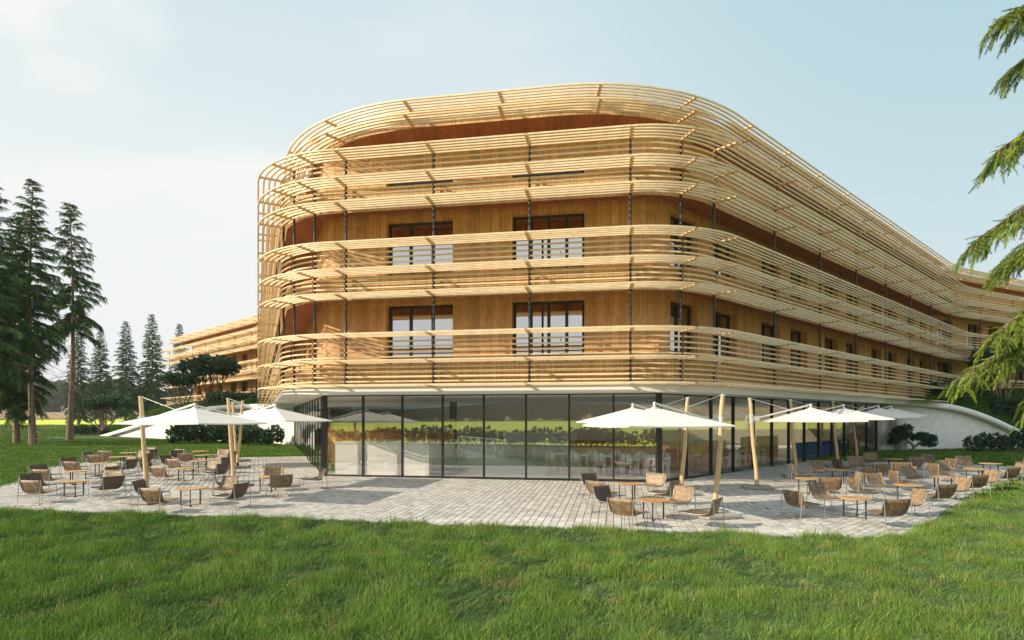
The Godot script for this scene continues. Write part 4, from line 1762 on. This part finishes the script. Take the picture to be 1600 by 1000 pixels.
func build_interior() -> void:
	# white counter block by the left corner, its top a separate slab
	var f := Vector2(0.986, -0.169)
	var n := Vector2(0.169, 0.986)
	var o := Vector2(-7.95, 26.9)
	var c := thing("counter", "big white counter block just inside the left end of the glass", "counter", V(o.x + 1.9, o.y + 2.6, 0.1))
	var inv := -c.position
	var st := tool()
	var mid := o + f * 2.1 + n * 2.6
	box(st, Transform3D(Basis(Vector3.UP, atan2(f.y, f.x)), V(mid.x, mid.y, 0.78) + inv), Vector3(4.2, 1.36, 5.0))
	put("body", st, M.gloss, c)
	st = tool()
	bevel_box(st, Transform3D(Basis(Vector3.UP, atan2(f.y, f.x)), V(mid.x, mid.y, 1.49) + inv), Vector3(4.28, 0.06, 5.08), 0.01)
	put("top", st, M.gloss, c)
	st = tool()
	mid = o + f * 4.32 + n * 0.25
	bevel_box(st, Transform3D(Basis(Vector3.UP, atan2(f.y, f.x)), V(mid.x, mid.y, 0.79) + inv), Vector3(0.14, 1.38, 0.5), 0.01)
	put("end_panel", st, M.gloss, c)
	wall_piece("wooden_screen", "long orange wooden screen behind the white counter", "screen", Vector2(-10.3, 33.5), Vector2(-3.1, 32.2), 0.15, 1.75, M.pale_wood)
	wall_piece("wooden_screen", "upper stepped wooden screen behind the long one", "screen", Vector2(-11.2, 35.8), Vector2(-6.4, 35.0), 0.15, 2.05, M.pale_wood)
	wall_piece("wooden_screen", "waist high wooden wall behind the white tables", "screen", Vector2(3.3, 33.0), Vector2(8.5, 27.9), 0.3, 1.36, M.pale_wood)
	wall_piece("wooden_screen", "short wooden end wall just inside the right glass side", "screen", Vector2(8.6, 27.75), Vector2(10.4, 29.6), 0.3, 1.42, M.pale_wood)
	wall_piece("wooden_screen", "wooden screen further along inside the right glass side", "screen", Vector2(12.6, 32.9), Vector2(16.0, 36.4), 0.2, 1.5, M.pale_wood)
	wall_piece("low_wall", "pale grey low wall behind the white tables", "wall", Vector2(-0.5, 40.5), Vector2(4.0, 37.5), 0.3, 1.6, M.white)
	wall_piece("column", "black square column near the end of the long table", "column", Vector2(-3.6, 34.9), Vector2(-3.2, 34.9), 0.4, 3.45, M.mullion)
	for i in 5:
		var a := Vector2(17.6, 37.6) + Vector2(0.72, 0.69) * 2.1 * i
		wall_piece("blue_screen", ["first", "second", "third", "fourth", "last"][i] + " blue screen from the left inside the right glass side", "screen", a, a + Vector2(0.72, 0.69) * 1.95, 0.06, 1.0, M.blue)
	# long table with stools down both sides
	var lt := thing("long_table", "long narrow table running back into the room", "table", V(-1.0, 44.0, 0.1))
	inv = -lt.position
	var a := Vector2(2.6, 34.0)
	var b := Vector2(-4.6, 54.0)
	var dir := (b - a).normalized()
	st = tool()
	var m := (a + b) / 2
	box(st, Transform3D(Basis(Vector3.UP, atan2(dir.y, dir.x)), V(m.x, m.y, 1.07) + inv), Vector3(a.distance_to(b), 0.06, 0.8))
	put("tabletop", st, M.plaster, lt)
	for i in 6:
		for s in [-0.3, 0.3]:
			st = tool()
			var p: Vector2 = a.lerp(b, (i + 0.3) / 6.0) + Vector2(dir.y, -dir.x) * s
			box(st, at(V(p.x, p.y, 0.57) + inv), Vector3(0.08, 0.94, 0.08))
			put("leg", st, M.gloss, lt)
	var chair := tub_chair("white tub chair beside the long table, nearest to the glass")
	var first := true
	var ordinals := ["nearest", "second", "third", "fourth", "fifth", "sixth", "seventh", "eighth", "ninth"]
	for i in 9:
		for s in [-1, 1]:
			var side: Vector2 = Vector2(dir.y, -dir.x) * s
			var p: Vector2 = a.lerp(b, (i + 0.6) / 9.6) + side * 0.75
			var yaw := atan2(-side.x, side.y)
			var lb: String = "white tub chair on the " + ("left" if side.x < 0 else "right") + " of the long table, " + ordinals[i] + " from the glass"
			if first:
				chair.set_meta("label", lb)
				chair.position = V(p.x, p.y, 0.1)
				chair.rotation.y = yaw
				first = false
			else:
				copy_of(chair, V(p.x, p.y, 0.1), yaw, lb)
	# tables and chairs along the front glass
	var table := dining_table("white square table inside the glass, leftmost of the row")
	var spots := [[1.9, 29.0], [2.95, 28.3], [4.0, 27.5], [5.05, 26.8], [5.95, 26.0]]
	for i in 5:
		var p := Vector2(spots[i][0], spots[i][1])
		var w: String = ["leftmost", "second", "third", "fourth", "rightmost"][i]
		if i == 0:
			table.position = V(p.x + 0.5, p.y + 0.55, 0.1)
			table.rotation.y = -0.6
		else:
			copy_of(table, V(p.x + 0.5, p.y + 0.55, 0.1), -0.6, "white square table inside the glass, %s of the row" % w)
		copy_of(chair, V(p.x, p.y - 0.1, 0.1), PI - 0.5 + 0.1 * i, "white tub chair with its back to the glass, %s of the front row" % w)
		copy_of(chair, V(p.x + 0.95, p.y + 1.4, 0.1), -0.5, "white tub chair facing the glass, %s of the row behind the tables" % w)
	copy_of(chair, V(-2.6, 30.6, 0.1), 2.6, "single white tub chair right of the white counter")
	for i in 3:
		var p := Vector2(11.2, 30.7) + Vector2(0.72, 0.69) * 2.3 * i - Vector2(0.6, -0.6)
		var w: String = ["first", "second", "third"][i]
		copy_of(table, V(p.x, p.y, 0.1), 0.76, "white square table inside the right glass side, %s from the corner" % w)
		copy_of(chair, V(p.x - 0.55, p.y - 0.55, 0.1), PI + 0.7, "white tub chair left of the %s table inside the right glass side" % w)
		copy_of(chair, V(p.x + 0.6, p.y + 0.6, 0.1), 0.8 - PI / 2, "white tub chair right of the %s table inside the right glass side" % w)


# ------------------------------------------------------------------ grass
func grass_clump(blades: int, spread: float, tall: float, wide: float, lean: float, sd: int) -> ArrayMesh:
	var r := RandomNumberGenerator.new()
	r.seed = sd
	var st := tool()
	for i in blades:
		var a := r.randf() * TAU
		var b := Vector3(cos(a), 0, sin(a)) * spread * sqrt(r.randf())
		var h := tall * r.randf_range(0.45, 1.15)
		var q := r.randf() * TAU
		var w := Vector3(cos(q), 0, sin(q)) * wide * r.randf_range(0.7, 1.3)
		var tip := Vector3(r.randf_range(-1, 1), 0, r.randf_range(-1, 1)) * h * 0.45 + Vector3(lean, 0, lean * 0.3) * h
		var mid := b + tip * 0.35 + Vector3(0, h * 0.6, 0)
		var end := b + tip + Vector3(0, h * (1.0 - 0.35 * lean), 0)
		quad(st, b - w, b + w, mid + w * 0.75, mid - w * 0.75)
		tri(st, mid - w * 0.75, mid + w * 0.75, end)
	st.generate_normals()
	return st.commit()


func build_grass() -> void:
	var r := RandomNumberGenerator.new()
	r.seed = 5
	var patch := FastNoiseLite.new()
	patch.seed = 3
	patch.frequency = 0.55
	patch.fractal_octaves = 3
	var combed := grass_clump(40, 0.16, 0.14, 0.0042, 0.7, 1)
	var upright := grass_clump(26, 0.16, 0.18, 0.0042, 0.12, 2)
	var coarse := grass_clump(40, 0.42, 0.15, 0.011, 0.25, 3)
	var far := grass_clump(46, 1.0, 0.2, 0.035, 0.2, 4)
	var sets := [[[], []], [[], []], [[], []], [[], []]]
	# lane by lane from the camera outwards
	var rows := [[5.8, 9.5, 230.0, 0], [9.5, 13.0, 170.0, 0], [13.0, 19.0, 110.0, 0], [19.0, 34.0, 16.0, 2], [34.0, 62.0, 10.0, 2], [62.0, 150.0, 0.9, 3]]
	for row in rows:
		var d0: float = row[0]
		var d1: float = row[1]
		var x0 := -0.92 * d1 - 1.0
		var x1 := 0.92 * d1 + 1.0
		if d0 > 60.0:
			x1 = -0.35 * d1
		var n := int((x1 - x0) * (d1 - d0) * row[2])
		for i in n:
			var d := r.randf_range(d0, d1)
			var x := r.randf_range(x0, x1)
			if absf(x) > 0.92 * d + 1.0:
				continue
			var q := Vector2(x, d)
			if d > 13.0 and d < 38.0 and Geometry2D.is_point_in_polygon(q, terrace):
				continue
			if d > 23.0 and d0 < 60.0 and in_plan(q):
				continue
			var p := patch.get_noise_2d(x, d)
			var kind: int = row[3]
			if kind == 0 and p + r.randf_range(-0.5, 0.5) > 0.1:
				kind = 1
			var grow := 1.0 + 0.5 * p + r.randf_range(-0.25, 0.3)
			var yaw := r.randf_range(-0.5, 0.5) if kind == 0 else r.randf() * TAU
			var h := ground(d) - 0.03 + 0.03 * noise.get_noise_2d(x * 0.8, d * 0.8)
			var t := Transform3D(Basis(Vector3.UP, yaw).scaled_local(Vector3(grow, grow, grow)), V(x, d, h))
			var k := r.randf_range(0.7, 1.25) * (1.0 + 0.2 * p)
			var c: Color = [Color(0.125, 0.22, 0.08), Color(0.155, 0.26, 0.05), Color(0.115, 0.22, 0.036), Color(0.13, 0.215, 0.04)][kind]
			if r.randf() < 0.07:
				c = Color(0.34, 0.36, 0.14)
			var bare := patch.get_noise_2d(x * 1.4 + 90.0, d * 1.4)
			if kind < 2 and bare > 0.56:
				if r.randf() < 0.5:
					continue
				c = Color(0.25, 0.23, 0.10)
			if kind == 1 and r.randf() < 0.16:
				grow *= 1.55
				t = Transform3D(Basis(Vector3.UP, yaw).scaled_local(Vector3(0.7, grow, 0.7)), V(x, d, h))
			sets[kind][0].append(t)
			sets[kind][1].append(Color(c.r * k * r.randf_range(0.85, 1.25), c.g * k, c.b * k * r.randf_range(0.7, 1.3)))
	# the two banks
	for b in bank_lines:
		for i in b[0].size() - 1:
			for k in 260:
				var u := r.randf()
				var v := r.randf()
				var p0: Vector3 = b[0][i].lerp(b[0][i + 1], v) + Vector3(0, -0.06, -0.6)
				var p1: Vector3 = b[1][i].lerp(b[1][i + 1], v)
				var p := p0.lerp(p1, u)
				p.y = lerpf(p0.y, p1.y, smoothstep(0.0, 0.8, u)) - 0.02
				sets[2][0].append(Transform3D(Basis(Vector3.UP, r.randf() * TAU).scaled_local(Vector3.ONE * r.randf_range(0.9, 1.6)), p))
				var g := r.randf_range(0.7, 1.25)
				sets[2][1].append(Color(0.08 * g, 0.15 * g, 0.026 * g))
	var names := ["combed_grass", "upright_grass", "lawn_grass", "distant_grass"]
	var words := ["bluish green grass lying over in the foreground lawn", "tufts of upright bright grass in the foreground lawn", "mown grass of the lawn beyond the terrace and on the banks", "distant lawn under the left trees"]
	for i in 4:
		var o := crowd(names[i], [combed, upright, coarse, far][i], M.grass, sets[i][0], sets[i][1])
		tag(o, words[i], "grass", "", "stuff")


func in_plan(q: Vector2) -> bool:
	if Geometry2D.is_point_in_polygon(q, inside_floor):
		return true
	return Geometry2D.is_point_in_polygon(q, footprint) and q.y < 75.0
